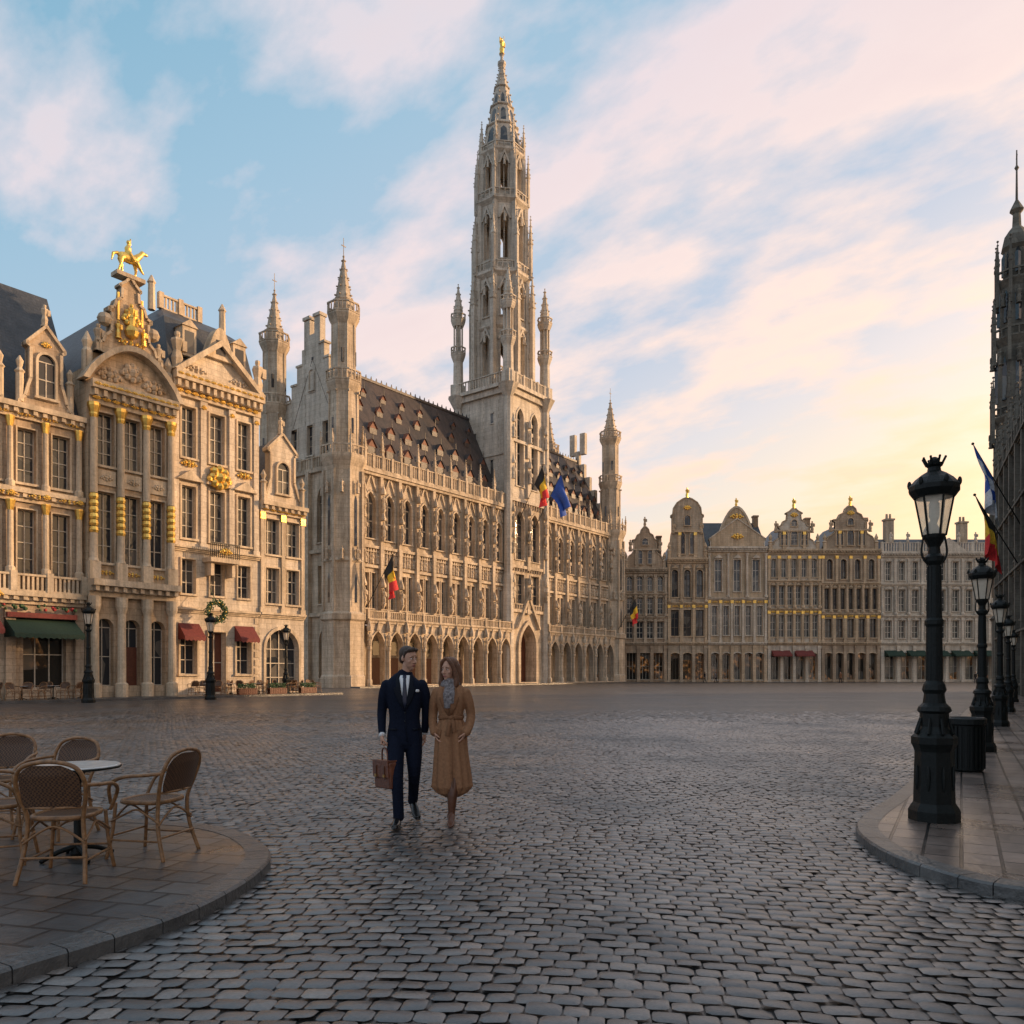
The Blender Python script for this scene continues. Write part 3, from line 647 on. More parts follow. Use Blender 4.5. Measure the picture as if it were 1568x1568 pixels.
def acc_ell(A,c,r,rot=None,seg=12,rings=8):
    v,f=A; k=len(v); c=Vector(c)
    for j in range(rings+1):
        ph=math.pi*j/rings
        for i in range(seg):
            a=2*math.pi*i/seg
            p=Vector((r[0]*math.sin(ph)*math.cos(a),r[1]*math.sin(ph)*math.sin(a),r[2]*math.cos(ph)))
            if j in (0,rings): p=Vector((r[0]*.02*math.cos(a),r[1]*.02*math.sin(a),p.z))
            if rot is not None: p=rot@p
            v.append(c+p)
    for j in range(rings):
        for i in range(seg):
            i2=(i+1)%seg; f.append((k+j*seg+i,k+(j+1)*seg+i,k+(j+1)*seg+i2,k+j*seg+i2))
    f.append(tuple(k+i for i in range(seg))); f.append(tuple(k+rings*seg+i for i in range(seg))[::-1])
def catmull(pts,n=4):
    P=[Vector(p) for p in pts]; out=[]
    for i in range(len(P)-1):
        p0=P[max(0,i-1)]; p1=P[i]; p2=P[i+1]; p3=P[min(len(P)-1,i+2)]
        for k in range(n):
            t=k/n; out.append(.5*((2*p1)+(p2-p0)*t+(2*p0-5*p1+4*p2-p3)*t*t+(3*p1-p0-3*p2+p3)*t**3))
    out.append(P[-1]); return out
def acc_limb(A,pts,rad,seg=12,ref=(1,0,0),sm=0,cap=True,fold=None,nf=9,power=2.0):
    v,f=A
    P=[Vector(p) for p in pts]; Rr=[(r,r) if isinstance(r,(int,float)) else r for r in rad]
    if sm:
        P2=catmull(P,sm); R2=[tuple(q[:2]) for q in catmull([(a,b_,0) for a,b_ in Rr],sm)]
        if fold: fold=[q[0] for q in catmull([(x,0,0) for x in fold],sm)]
        P,Rr=P2,R2
    rings=[]; ref=Vector(ref)
    for i,p in enumerate(P):
        t=(P[min(i+1,len(P)-1)]-P[max(i-1,0)])
        t=t.normalized() if t.length>1e-9 else Vector((0,0,1))
        a=ref-t*ref.dot(t)
        if a.length<.05: a=Vector((0,1,0))-t*t.y
        a.normalize(); bb=t.cross(a); rings.append((p,a,bb,Rr[i],t,fold[i] if fold else 0))
    if cap:
        p,a,bb,r,t,fo=rings[0]; m=min(r); rings=[(p-t*m*.75,a,bb,(r[0]*.35,r[1]*.35),t,0),(p-t*m*.45,a,bb,(r[0]*.8,r[1]*.8),t,0)]+rings
        p,a,bb,r,t,fo=rings[-1]; m=min(r); rings+= [(p+t*m*.45,a,bb,(r[0]*.8,r[1]*.8),t,0),(p+t*m*.75,a,bb,(r[0]*.35,r[1]*.35),t,0)]
    k=len(v)
    for p,a,bb,r,t,fo in rings:
        for i in range(seg):
            th_=2*math.pi*i/seg; c,s_=math.cos(th_),math.sin(th_)
            if power!=2.0: c=math.copysign(abs(c)**(2/power),c); s_=math.copysign(abs(s_)**(2/power),s_)
            q=1+fo*math.sin(nf*th_+.7)+fo*.6*math.sin((nf-4)*th_+2)
            v.append(p+a*(r[0]*c*q)+bb*(r[1]*s_*q))
    for j in range(len(rings)-1):
        for i in range(seg):
            i2=(i+1)%seg; f.append((k+j*seg+i,k+j*seg+i2,k+(j+1)*seg+i2,k+(j+1)*seg+i))
    f.append(tuple(k+i for i in range(seg))[::-1]); f.append(tuple(k+(len(rings)-1)*seg+i for i in range(seg)))
def acc_box(A,c,h,rot=None):
    v,f=A; k=len(v); c=Vector(c)
    for z in (-1,1):
        for x,y in ((-1,-1),(1,-1),(1,1),(-1,1)):
            p=Vector((x*h[0],y*h[1],z*h[2]))
            if rot is not None: p=rot@p
            v.append(c+p)
    for q in ((0,3,2,1),(4,5,6,7),(0,1,5,4),(1,2,6,5),(2,3,7,6),(3,0,4,7)): f.append(tuple(k+i for i in q))
def accobj(name,A,mat,parent=None,remesh=None,smooth=0,sh=True,bevel=0):
    o=mkmesh(name,A[0],A[1],mat,parent,sh)
    if remesh:
        m_=o.modifiers.new('r','REMESH'); m_.mode='VOXEL'; m_.voxel_size=remesh; m_.use_smooth_shade=True
    if smooth:
        m_=o.modifiers.new('s','SMOOTH'); m_.iterations=smooth; m_.factor=.5
    if bevel:
        m_=o.modifiers.new('b','BEVEL'); m_.width=bevel; m_.segments=3
    return o
A=([],[])
acc_ell(A,(0,0,1.25),(.75,.28,.34)); acc_limb(A,[(.5,0,1.4),(.85,0,1.8),(.95,0,2.0)],[.25,.17,.14]); acc_ell(A,(1.1,0,1.95),(.26,.11,.12))
for x,y,fx in ((.5,.15,.5),(.5,-.15,.95),(-.5,.15,-.35),(-.5,-.15,-.75)): acc_limb(A,[(x,y,1.1),(x+(fx-x)*.5+.08,y,.65),(fx,y,.05 if fx!=.95 else .5)],[.16,.09,.06])
acc_limb(A,[(-.7,0,1.35),(-1,0,1.2),(-1.1,0,.7)],[.1,.1,.04])
acc_limb(A,[(0,0,1.5),(-.02,0,1.9),(0,0,2.1)],[.2,.22,.1]); acc_ell(A,(0,0,2.3),(.13,.13,.16))
acc_limb(A,[(0,.2,2.0),(.25,.3,2.3),(.3,.3,2.75)],[.08,.07,.05]); acc_limb(A,[(0,.25,1.5),(.25,.33,1.1)],[.12,.08]); acc_limb(A,[(0,-.25,1.5),(.25,-.33,1.1)],[.12,.08]); acc_box(A,(0,0,.03),(.9,.35,.04))
rt=empty('gilded_horseman_statue'); o=accobj('horse_and_rider',A,M['gold'],rt,.05,1)
bb=Bld.__new__(Bld); bb.frame(LO,D,NN); q=bb.P(7.12,26.5,0); rt.location=q; rt.rotation_euler=(0,0,math.atan2(D[1],D[0])); rt.scale=(.95,.95,.95)
# H3
b=Bld('white_pediment_guild_house',hm('houseC')); b.frame(LO,D,NN)
u0,u1=9.9,16.6; W=u1-u0; mu=(u0+u1)/2
ws=[(u0+.75,u0+1.75),(mu-.55,mu+.55),(u1-1.75,u1-.75)]
for (a,c),(x,y),k in zip(ws,((u0,(ws[0][1]+ws[1][0])/2),((ws[0][1]+ws[1][0])/2,(ws[1][1]+ws[2][0])/2),((ws[1][1]+ws[2][0])/2,u1)),range(3)):
    opening(b,x,y,0,6.2,a-.1,c+.1,.2 if k==1 else 1.5,4.4,'rect',.45,0,mull=(1,2) if k!=1 else (1,1),trim=.12,glass='windows' if k!=1 else 'door')
    opening(b,x,y,6.2,9.9,a,c,6.9,9.2,'rect',.35,0,mull=(1,2),trim=.1)
    opening(b,x,y,9.9,15.2,a,c,10.6,14.1,'rect',.35,0,mull=(1,3),trim=.12)
    opening(b,x,y,15.2,20.0,a,c,16.0,19.4,'rect',.35,0,mull=(1,3),trim=.12)
    m=(a+c)/2
    b.prism('trim',[(m-.95,14.45),(m+.95,14.45),(m,15.15)] if k!=1 else [(m-.95,14.45),(m+.95,14.45),(m+.7,14.9),(m,15.1),(m-.7,14.9)],0,.35)
    orn(b,m,15.6,1.1,.5,.1,'gold_ornament')
    if k!=1: awning(b,m-.75,m+.75,4.9,.9,.9,'awning_red')
cornice(b,u0,u1,5.6,.35,.3,dent=False); cornice(b,u0,u1,9.7,.35,.35,dent=False)
for u in (u0+.3,(ws[0][1]+ws[1][0])/2,(ws[1][1]+ws[2][0])/2,u1-.3): pil(b,u,10.0,20.0,.4,.22,'wall',False); orn(b,u,19.6,.35,.3,.22)
for u in (u0+.18,u1-.18):
    for i in range(9): b.box('trim',u-.18,u+.18,.3+i*.6,.3+i*.6+.42,.0,.06)
cornice(b,u0,u1,20.0,1.5,.8)
for i in range(12): orn(b,u0+.5+i*(W-1.0)/11,20.3,.4,.28,.36)
for i in range(14): orn(b,u0+.3+i*(W-.6)/13,21.25,.4,.2,.82)
b.prism('gable',[(u0,21.5),(u1,21.5),(mu,24.2)],-.3,.2)
b.prism('trim',[(u0-.1,21.5),(u0+.4,21.5),(mu,24.0),(mu,24.45)],-.3,.75); b.prism('trim',[(u1+.1,21.5),(u1-.4,21.5),(mu,24.0),(mu,24.45)],-.3,.748)
segp(b,mu,23.1,2.0,2.2,-.3,.5,'trim'); b.box('windows',mu-.35,mu+.35,23.4,24.4,.45,.52)
orn(b,mu-1.6,22.0,1.4,.5,.25,'gable'); orn(b,mu+1.6,22.0,1.4,.5,.25,'gable')
b.box('trim',mu-1.1,mu+1.1,9.1,9.4,0,1.1); b.box('railing',mu-1.1,mu+1.1,10.35,10.42,1.02,1.08)
for i in range(16): b.box('railing',mu-1.08+i*.144-.02,mu-1.08+i*.144+.02,9.4,10.35,1.02,1.07)
orn(b,mu,9.85,.9,.5,1.1)
for s_ in (-1,1): b.prism('trim',[(mu+s_*.8-.12,8.2),(mu+s_*.8+.12,8.2),(mu+s_*.8+.12,9.1),(mu+s_*.8-.12,9.1)],0,.8)
orn(b,mu,15.0,1.5,1.7,.35)
for u in (u0,u1): b.face('wall',[(u,0,0),(u,0,-12),(u,21.3,-12),(u,21.3,0)])
b.face('roof',[(u0,21.5,-.1),(u1,21.5,-.1),(u1-.3,25.6,-1.4),(u0+.3,25.6,-1.4)]); b.face('roof',[(u0+.3,25.6,-1.4),(u1-.3,25.6,-1.4),(u1-1.2,27,-3.4),(u0+1.2,27,-3.4)])
b.face('roof',[(u0,21.5,-.1),(u0+.3,25.6,-1.4),(u0+.3,25.6,-10),(u0,21.5,-12)]); b.face('roof',[(u1,21.5,-.1),(u1-.3,25.6,-1.4),(u1-.3,25.6,-10),(u1,21.5,-12)])
b.face('roof',[(u0+.3,25.6,-1.4),(u0+1.2,27,-3.4),(u0+1.2,27,-8),(u0+.3,25.6,-10)]); b.face('roof',[(u1-.3,25.6,-1.4),(u1-1.2,27,-3.4),(u1-1.2,27,-8),(u1-.3,25.6,-10)])
b.face('roof',[(u0+1.2,27,-3.4),(u1-1.2,27,-3.4),(u1-1.2,27,-8),(u0+1.2,27,-8)])
balus(b,u0+1.2,u1-2.6,27,28.0,-3.5,.25,post=1.6)
for uc in (mu-1.9,mu+1.9):
    b.box('trim',uc-.5,uc+.5,22.9,24.9,-1.6,-.2); b.box('windows',uc-.33,uc+.33,23.1,24.6,-.22,-.18); b.prism('trim',[(uc-.6,24.9),(uc+.6,24.9),(uc,25.4)],-1.7,-.1)
for uc in (u0+.3,u1-.3): b.statue('trim',uc,21.5,.3,2.6)
for uc in (u0+.5,u1-.8): b.lathe('trim',uc,-3.4,[(.25,26.6),(.22,28.4),(.3,28.5),(.05,29)],6)
b.finish()
# H4
b=Bld('narrow_gabled_house',hm('houseC')); b.frame(LO,D,NN)
u0,u1=16.65,20.6; W=u1-u0; mu=(u0+u1)/2
opening(b,u0,u1,0,5.6,mu-1.45,mu+1.45,.2,4.8,'round',.5,0,mull=(3,3),trim=.2,fr='frames')
ws=even(u0+.2,u1-.2,2,1.15)
cornice(b,u0,u1,5.6,.4,.35,dent=False)
row(b,u0,u1,6.0,9.8,ws,6.7,9.3,kind='rect',dep=.35,mull=(2,2),trim=.1)
row(b,u0,u1,9.8,13.3,ws,10.3,12.9,kind='rect',dep=.35,mull=(2,2),trim=.1)
cornice(b,u0,u1,13.3,.8,.6)
for i in range(6): orn(b,u0+.4+i*(W-.8)/5,13.52,.5,.22,.3)
for u in (u0+.2,mu,u1-.2): pil(b,u,6.0,13.3,.3,.2,'trim',True)
gable(b,mu,14.1,W-.2,5.6,'small',nf=.0); appwin(b,mu-.5,mu+.5,14.9,17.2,.0,'round')
b.statue('trim',mu,19.4,-.2,1.3)
for s_ in (-1,1): b.lathe('trim',mu+s_*1.7,.1,[(.2,14.1),(.2,15.4),(.3,15.5),(.1,15.7),(.22,16),(.03,16.4)],8)
shell(b,u0,u1,14,10,19,ridge='perp')
b.finish()
# ------------------------------------------------------------------ FAR ROW
FO=(19,134)
def farhouse(name,u0,u1,wall,floors,gst,cz,top,gold=True,fr='frame',gw=None,roof='slate',shop='awning_red',trim=None,nsh=4):
    b=Bld(name,hm(wall,roof,trim or 'farC',fr)); b.frame(FO,(1,0),(0,-1))
    W=u1-u0; mu=(u0+u1)/2
    row(b,u0,u1,0,6.3,even(u0+.3,u1-.3,nsh,W/nsh*.68),.4,5.0,kind='seg' if gold else 'rect',dep=.9,mull=(2,1),fr='frames',glass='shop_windows',trim=.15)
    for i in range(nsh+1): pil(b,u0+.3+(W-.6)*i/nsh,0,6.2,.5,.3,'wall',False)
    cornice(b,u0,u1,6.3,.5,.5)
    z=6.8
    for k,(zt,nb,kind,fc) in enumerate(floors):
        h=zt-z; s=W/nb
        row(b,u0,u1,z,zt,even(u0+.25,u1-.25,nb,s*fc),z+h*.16,z+h*.84,kind=kind,dep=.45,mull=(1,2),trim=.14,bw=.08)
        if k<len(floors)-1: cornice(b,u0,u1,zt-.22,.42,.4,dent=False)
        for i in range(nb+1):
            u=u0+.25+(W-.5)*i/nb
            if k%2==0: pil(b,u,z+.02,zt-.24,.4,.3,'trim',gold)
            else: pil(b,u,z+.25,zt-.24,.45,.25,'trim',False,rnd=True)
        if gold and k==0:
            for i in range(nb): orn(b,u0+.25+(W-.5)*(i+.5)/nb,zt-h*.07,s*.5,.4,.2)
        if not gold or k==1:
            for i in range(nb): b.prism('trim',[(u0+.25+(W-.5)*(i+.5)/nb-s*fc*.6,z+h*.87),(u0+.25+(W-.5)*(i+.5)/nb+s*fc*.6,z+h*.87),(u0+.25+(W-.5)*(i+.5)/nb,z+h*.95)],0,.3)
        z=zt
    cornice(b,u0,u1,cz,.9,.7)
    if gst:
        g=gw or W*.8; H=top-cz-.9
        gable(b,mu,cz+.9,g,H,gst,nf=-.02)
        if gst=='tri': orn(b,mu,cz+1.0+H*.35,2,1,.1,'gold_ornament')
        else:
            k=3 if g>7.5 else 2
            for a,c in even(mu-g*.30,mu+g*.30,k,1.1): appwin(b,a,c,cz+1.6,cz+1.3+H*.38,-.02,'round')
            b.box('trim',mu-g*.36,mu+g*.36,cz+.9+H*.42,cz+.9+H*.46,-.1,.3)
            appwin(b,mu-.5,mu+.5,cz+1.3+H*.5,cz+1.1+H*.68,-.02,'round',mull=(1,1))
            for s_ in (-1,1): pil(b,mu+s_*g*.2,cz+1,cz+.9+H*.42,.4,.25,'trim',gold)
            if gold: orn(b,mu,cz+.9+H*.83,1.2,.8,.1)
            for s_ in (-1,1):
                b.lathe('trim',mu+s_*g*.47,.0,[(.3,cz+.9),(.3,cz+2),(.42,cz+2.1),(.15,cz+2.4),(.32,cz+2.9),(.04,cz+3.6)],8)
                b.statue('trim',mu+s_*g*.36,cz+.9+H*.4,0,2.0)
            b.statue('gold_ornament' if gold else 'trim',mu,top-.1,-.2,1.8)
    shell(b,u0,u1,cz+.6,12,cz+(6 if gst else 4),ridge='perp' if gst and gst!='tri' else 'par')
    b.box('chimney',u1-.9,u1-.1,cz,cz+7.0,-5.5,-4.5); b.box('chimney',u1-1.0,u1-.0,cz+6.9,cz+7.2,-5.6,-4.4)
    if shop:
        n_=max(1,int(W/4))
        for i in range(n_): awning(b,u0+.7+(W-1.4)*i/n_,u0+.7+(W-1.4)*(i+.8)/n_,5.4,1.5,.8,shop)
    b.finish(); return b
farhouse('gabled_townhouse',0,7.5,'farD',[(11,4,'rect',.6),(15,4,'rect',.5),(18.6,4,'round',.5)],'volute',18.6,26.6,False,gw=7,shop=None,nsh=3,trim='farA')
farhouse('gabled_townhouse.001',7.55,14.4,'farA',[(13.4,3,'rect',.6),(20.3,3,'round',.5)],'round',20.3,31.6,True,gw=6.6,shop=None,nsh=3,fr='frame_dark',trim='farB')
farhouse('gabled_townhouse.002',14.45,24.6,'farB',[(14.2,5,'rect',.46),(22.2,3,'rect',.36)],'tri',22.2,28.0,True,gw=9.4,shop=None,nsh=5)
farhouse('gabled_townhouse.003',24.65,33.8,'farC',[(12.4,6,'rect',.66),(17.2,6,'rect',.66),(21.8,5,'seg',.5)],'step',21.8,29.8,True,gw=8.6,shop='awning_red',nsh=4,trim='farB')
farhouse('gabled_townhouse.004',33.85,43.9,'farD',[(11.6,5,'rect',.6),(16.8,7,'rect',.6),(21.8,4,'round',.42)],'volute',21.8,30.2,True,gw=9.4,shop=None,nsh=5,fr='frame_dark',trim='farB')
farhouse('long_classical_house',43.95,72,'farC',[(11.2,12,'rect',.5),(16.6,12,'rect',.5),(21.3,12,'rect',.42)],None,21.3,30,False,shop='awning_green',nsh=10)
b=Bld('round_top_gable_ornament',hm('farB')); b.frame(FO,(1,0),(0,-1))
segp(b,19.5,24.6,6.0,5.2,-1,-.4,'gable'); segp(b,19.5,24.6,6.4,5.6,-1.05,-.25,'trim',t=.4); orn(b,19.5,28.4,2.2,1,-.3); b.statue('gold_ornament',19.5,30.0,-.6,1.6); b.finish()
b=Bld('rooftop_balustrade',{'wall':M['farC']}); b.frame(FO,(1,0),(0,-1)); balus(b,44.1,71.8,22.2,23.8,.3,.45,'wall',3,w=.1)
b.prism('wall',[(52.3,22.2),(58.7,22.2),(55.5,24.6)],0,.5)
for i in range(10): b.statue('wall',45.6+i*2.9,23.9,.3,1.7)
b.finish()
b=Bld('roof_dome',{'wall':M['slate']}); b.frame(FO,(1,0),(0,-1)); b.lathe('wall',55.5,-5,[(1.6,24),(1.6,26),(1.3,27),(.8,28),(.3,28.5),(.1,30.5)],10); b.finish()
for i,(u,h) in enumerate(((47,28.5),(60,28),(66,28.5))):
    b=Bld('chimney_stack' if i==0 else 'chimney_stack.%03d'%i,{'wall':M['farA']}); b.frame(FO,(1,0),(0,-1)); b.box('wall',u,u+1.4,24,h,-5.5,-4.3); b.box('wall',u-.15,u+1.55,h,h+.3,-5.65,-4.15); b.lathe('wall',u+.4,-4.9,[(.22,h+.3),(.18,h+1.2)],8); b.lathe('wall',u+1,-4.9,[(.22,h+.3),(.18,h+1.2)],8); b.finish()
b=Bld('corner_townhouse',hm('houseD')); b.frame((14,141),(1,0),(0,-1)); row(b,-14,4,0,9,even(-13,3,6,1.4),2,7,kind='rect'); row(b,-14,4,9,17,even(-13,3,6,1.4),10.5,15,kind='rect'); cornice(b,-14,4,17,.8,.5); shell(b,-14,4,17.3,10,22); b.finish()
# ------------------------------------------------------------------ RIGHT ROW
RD=(.4472,.8944); RN=(-.8944,.4472); RO=(39.8-.4472*110,64-.8944*110)
def rhouse(name,u0,u1,wall,nb,h,roof=3):
    b=Bld(name,hm(wall,'slate','trim' if wall!='gothic_dark' else 'gothic_dark')); b.frame(RO,RD,RN)
    fl=4 if h>14 else 3; fh=h/fl
    for k in range(fl):
        row(b,u0,u1,fh*k,fh*(k+1),even(u0+.3,u1-.3,nb,(u1-u0)/nb*.5),fh*k+.9,fh*(k+1)-.6,kind='pointed' if wall=='gothic_dark' and k%2==0 else 'rect',trim=.14,mull=(1,2))
        cornice(b,u0,u1,fh*(k+1)-.25,.4,.4,dent=False)
    for i in range(nb+1):
        u=u0+(u1-u0)*i/nb; b.box('trim',u-.25,u+.25,0,h,.002,.35)
        if wall=='gothic_dark': pinn(b,u,.2,h,h+1.5,h+4,.25,'wall')
    balus(b,u0,u1,h+.2,h+1.2,.2)
    shell(b,u0,u1,h,11,h+roof); b.finish()
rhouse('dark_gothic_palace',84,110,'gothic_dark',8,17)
for i,(a,c,w_) in enumerate(((68,84,'houseB'),(52,68,'houseD'),(38,52,'houseC'))):
    rhouse('unseen_shade_townhouse' if i==0 else 'unseen_shade_townhouse.%03d'%i,a,c-.03,w_,5,11,1.5)  # unseen houses added to shade the square, kept low for sky light
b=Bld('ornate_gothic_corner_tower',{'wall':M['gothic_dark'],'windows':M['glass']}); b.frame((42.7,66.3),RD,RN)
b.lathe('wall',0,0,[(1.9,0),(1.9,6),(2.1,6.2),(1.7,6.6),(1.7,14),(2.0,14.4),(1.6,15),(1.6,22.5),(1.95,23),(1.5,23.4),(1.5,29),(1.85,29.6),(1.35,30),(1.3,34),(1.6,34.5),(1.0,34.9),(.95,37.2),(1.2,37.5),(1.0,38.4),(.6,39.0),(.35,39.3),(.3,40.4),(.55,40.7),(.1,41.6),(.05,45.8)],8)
for z,r in ((14.4,1.95),(23,1.9),(29.6,1.8),(34.5,1.55)):
    for i in range(8):
        a=math.pi/8+i*math.pi/4; pinn(b,r*math.cos(a),r*math.sin(a),z-2,z+1.4,z+3.6,.17,'wall',3); b.statue('wall',r*.98*math.cos(a+.39),z-2.2,r*.98*math.sin(a+.39),1.4,5)
    ringbal(b,0,0,r,z,z+.9,8,'wall',16)
for i in range(8):
    a=i*math.pi/4
    for z0,z1,r in ((8,12.5,1.55),(16.5,21,1.45),(24.5,27.6,1.36),(31,33.2,1.2),(35.2,36.8,.86)): b.lathe('windows',r*math.cos(a),r*math.sin(a),[(.25,z0),(.25,z1),(.02,z1+.6)],4,a)
b.lathe('wall',0,0,[(.03,44),(.18,44.3),(.03,44.6)],6); b.box('wall',-.35,.35,45.2,45.28,-.03,.03)
b.finish()
# ------------------------------------------------------------------ flags
def flag(name,base,tip,L,H,cols,seed,out=(0,0,0)):
    rt=empty(name); base=Vector(base); tip=Vector(tip)
    A=([],[]); acc_limb(A,[base,tip],[.045,.03],8); acc_ell(A,tip,(.09,.09,.09)); accobj('pole',A,M['iron'],rt)
    ax=(base-tip).normalized(); nx,ny=18,12
    out=Vector(out)
    def pos(i,j):
        t=i/nx; s_=j/ny
        p=tip+ax*(s_*H)
        fl=out*(L*.34*t*(1.3-.5*t)) + Vector((0,0,-1))*(L*.90*t)
        side=out.cross(Vector((0,0,1))).normalized()
        fl+=side*(.22*L*t*math.sin(s_*9+t*3+seed))*.5 + out*(.08*L*math.sin(s_*11+t*4+seed)*t)
        return p+fl-ax*(s_*H*.35*min(1,t*1.4))
    n=len(cols)
    for c in range(n):
        A=([],[]); i0=nx*c//n; i1=nx*(c+1)//n
        for i in range(i0,i1+1):
            for j in range(ny+1): A[0].append(pos(i,j))
        for i in range(i1-i0):
            for j in range(ny): k=i*(ny+1)+j; A[1].append((k,k+1,k+ny+2,k+ny+1))
        accobj('cloth_stripe_%d'%c,A,cols[c],rt)
    return rt
fb=plain('flag_black',(.02,.02,.02),.8); fy=plain('flag_yellow',(.80,.48,.03),.8); fr_=plain('flag_red',(.62,.03,.03),.8); fbl=plain('flag_blue',(.03,.09,.38),.8); fw=plain('flag_white',(.6,.6,.62),.8)
th2=Bld.__new__(Bld); th2.frame(TO,D,NN)
P=th2.P
nn3=Vector((NN[0],NN[1],0)); dd3=Vector((D[0],D[1],0))
flag('belgian_flag',P(1.5,8.6,1.6),P(3.2,14.2,3.8),4.0,2.2,[fb,fy,fr_],1,nn3*.6-dd3*.2)
flag('belgian_flag.001',P(29,21.8,1.0),P(30.2,29.2,4.2),4.6,2.6,[fb,fy,fr_],2,nn3*.7)
flag('european_flag',P(33.0,21.8,1.0),P(34.6,29.0,4.2),4.8,3.2,[fbl,fbl,fbl],3,nn3*.7+dd3*.5)
flag('belgian_flag.002',P(55,8.6,1.6),P(56.6,13.4,3.8),3.5,2.2,[fb,fy,fr_],4,nn3*.5)
flag('blue_white_flag',(34.0,52,11.0),(29.4,50,16.2),4.4,2.6,[fbl,fw,fbl,fw],5,Vector((.7,-.1,0)))
flag('belgian_flag.003',(33.8,51.6,8.0),(29.4,49.8,12.9),4.2,2.6,[fb,fy,fr_],6,Vector((.7,-.1,0)))
# ------------------------------------------------------------------ GROUND
mkmesh('ground',[(-1500,-1500,-.016),(1500,-1500,-.016),(1500,1500,-.016),(-1500,1500,-.016)],[(0,1,2,3)],M['farcob'])
def cobbles():
    thr=R(-8); c,s_=math.cos(thr),math.sin(thr)
    rh=.118; rw=.15
    js=np.arange(-150,360); is_=np.arange(-260,260)
    J,I=np.meshgrid(js,is_,indexing='ij')
    off=rng.uniform(0,1,len(js))[:,None]*.35+(js%2)[:,None]*.5
    bx=(I+off)*rw+rng.uniform(-.024,.024,I.shape)
    x0=bx[:,:-1]; x1=bx[:,1:]
    J2=J[:,:-1]
    wav=lambda x,y:.10*np.sin(x*.55+y*.2)+.06*np.sin(x*1.3+1+y*.35)
    y0=J2*rh; y1=(J2+1)*rh
    xm=(x0+x1)/2; ym=(y0+y1)/2
    wx=xm*c-ym*s_; wy=xm*s_+ym*c
    mask=(wy>1.0)&(wy<24+10*rng.uniform(0,1,wx.shape)**1.3)&(np.abs(wx)<.76*wy+1.6)
    x0,x1,y0,y1=x0[mask],x1[mask],y0[mask],y1[mask]; n=len(x0)
    gap=.0055; fr=np.array([0,.2,.8,1.0])
    X=np.empty((n,4,4)); Y=np.empty((n,4,4)); Z=np.empty((n,4,4))
    hz=rng.uniform(.003,.013,n); tx=rng.normal(0,.0028,n); ty=rng.normal(0,.0022,n)
    jit=rng.uniform(-.006,.006,n)
    cj=rng.uniform(0,.09,(n,2,2))
    for a in range(4):
        for b_ in range(4):
            fa,fb_=fr[a],fr[b_]
            ea=a in (0,3); eb=b_ in (0,3)
            fa=np.full(n,fa); fb_=np.full(n,fb_)
            if ea and eb:
                q=cj[:,a//3,b_//3]+.02
                fa=q if a==0 else 1-q; fb_=q if b_==0 else 1-q
            xx=x0+gap+(x1-x0-2*gap)*fa; yy=y0+gap+(y1-y0-2*gap)*fb_
            zz=hz+(fa-.5)*2*tx+(fb_-.5)*2*ty
            if ea or eb: zz=zz-.0075
            X[:,a,b_]=xx; Y[:,a,b_]=yy+wav(xx,yy)+jit; Z[:,a,b_]=zz
    WX=X*c-Y*s_; WY=X*s_+Y*c
    verts=np.stack([WX,WY,Z],-1).reshape(-1,3)
    base=(np.arange(n)*16)[:,None]
    q=[]
    for a in range(3):
        for b_ in range(3):
            q.append([a*4+b_,(a+1)*4+b_,(a+1)*4+b_+1,a*4+b_+1])
    q=np.array(q)
    faces=(base[:,:,None]+q[None]).reshape(-1,4)
    me=bpy.data.meshes.new('cobblestones'); me.vertices.add(len(verts)); me.vertices.foreach_set('co',verts.ravel())
    me.loops.add(faces.size); me.loops.foreach_set('vertex_index',faces.ravel())
    me.polygons.add(len(faces)); me.polygons.foreach_set('loop_start',np.arange(len(faces))*4); me.polygons.foreach_set('loop_total',np.full(len(faces),4))
    me.polygons.foreach_set('use_smooth',np.ones(len(faces),bool))
    me.update(calc_edges=True)
    at=me.attributes.new('rnd','FLOAT','POINT'); at.data.foreach_set('value',np.repeat(np.clip(rng.normal(.5,.23,n),0,1),16))
    me.materials.append(M['cob']); o=bpy.data.objects.new('cobblestones',me); col.objects.link(o); print('stones',n)
cobbles()
def terrace(name,edge,close,sg,mat,kw=.2,h=.1):
    rt=empty(name); e=[Vector((x,y,0)) for x,y in edge]; e=catmull(e,5)
    inner=[]
    for i,p in enumerate(e):
        t=(e[min(i+1,len(e)-1)]-e[max(0,i-1)]).normalized(); inner.append(p+Vector((-t.y,t.x,0))*kw*sg)
    v=[];f=[];n=len(e); b1=.018
    for i in range(n-1):
        joint0=(i%3==0); joint1=((i+1)%3==0)
        L_=(e[i+1]-e[i]).length; g=min(.2,.004/max(L_,.01))
        ta=g if joint0 else 0; tb=1-g if joint1 else 1
        k=len(v)
        for t in (ta,tb):
            p=e[i].lerp(e[i+1],t); q=inner[i].lerp(inner[i+1],t); dr=(q-p).normalized()
            v+= [(p.x,p.y,-.02),(p.x,p.y,h-b1),(p.x+dr.x*b1,p.y+dr.y*b1,h),(q.x,q.y,h)]
        for j in range(3): f.append((k+j,k+4+j,k+5+j,k+1+j))
        if joint0: f.append((k,k+1,k+2,k+3))
        if joint1: f.append((k+4,k+5,k+6,k+7))
    mkmesh('kerb',v,f,M['kerb'],rt)
    pts=[(q.x,q.y,h-.003) for q in inner]+[(x,y,h-.003) for x,y in close]
    mkmesh('paving',pts,[tuple(range(len(pts)))],mat,rt)
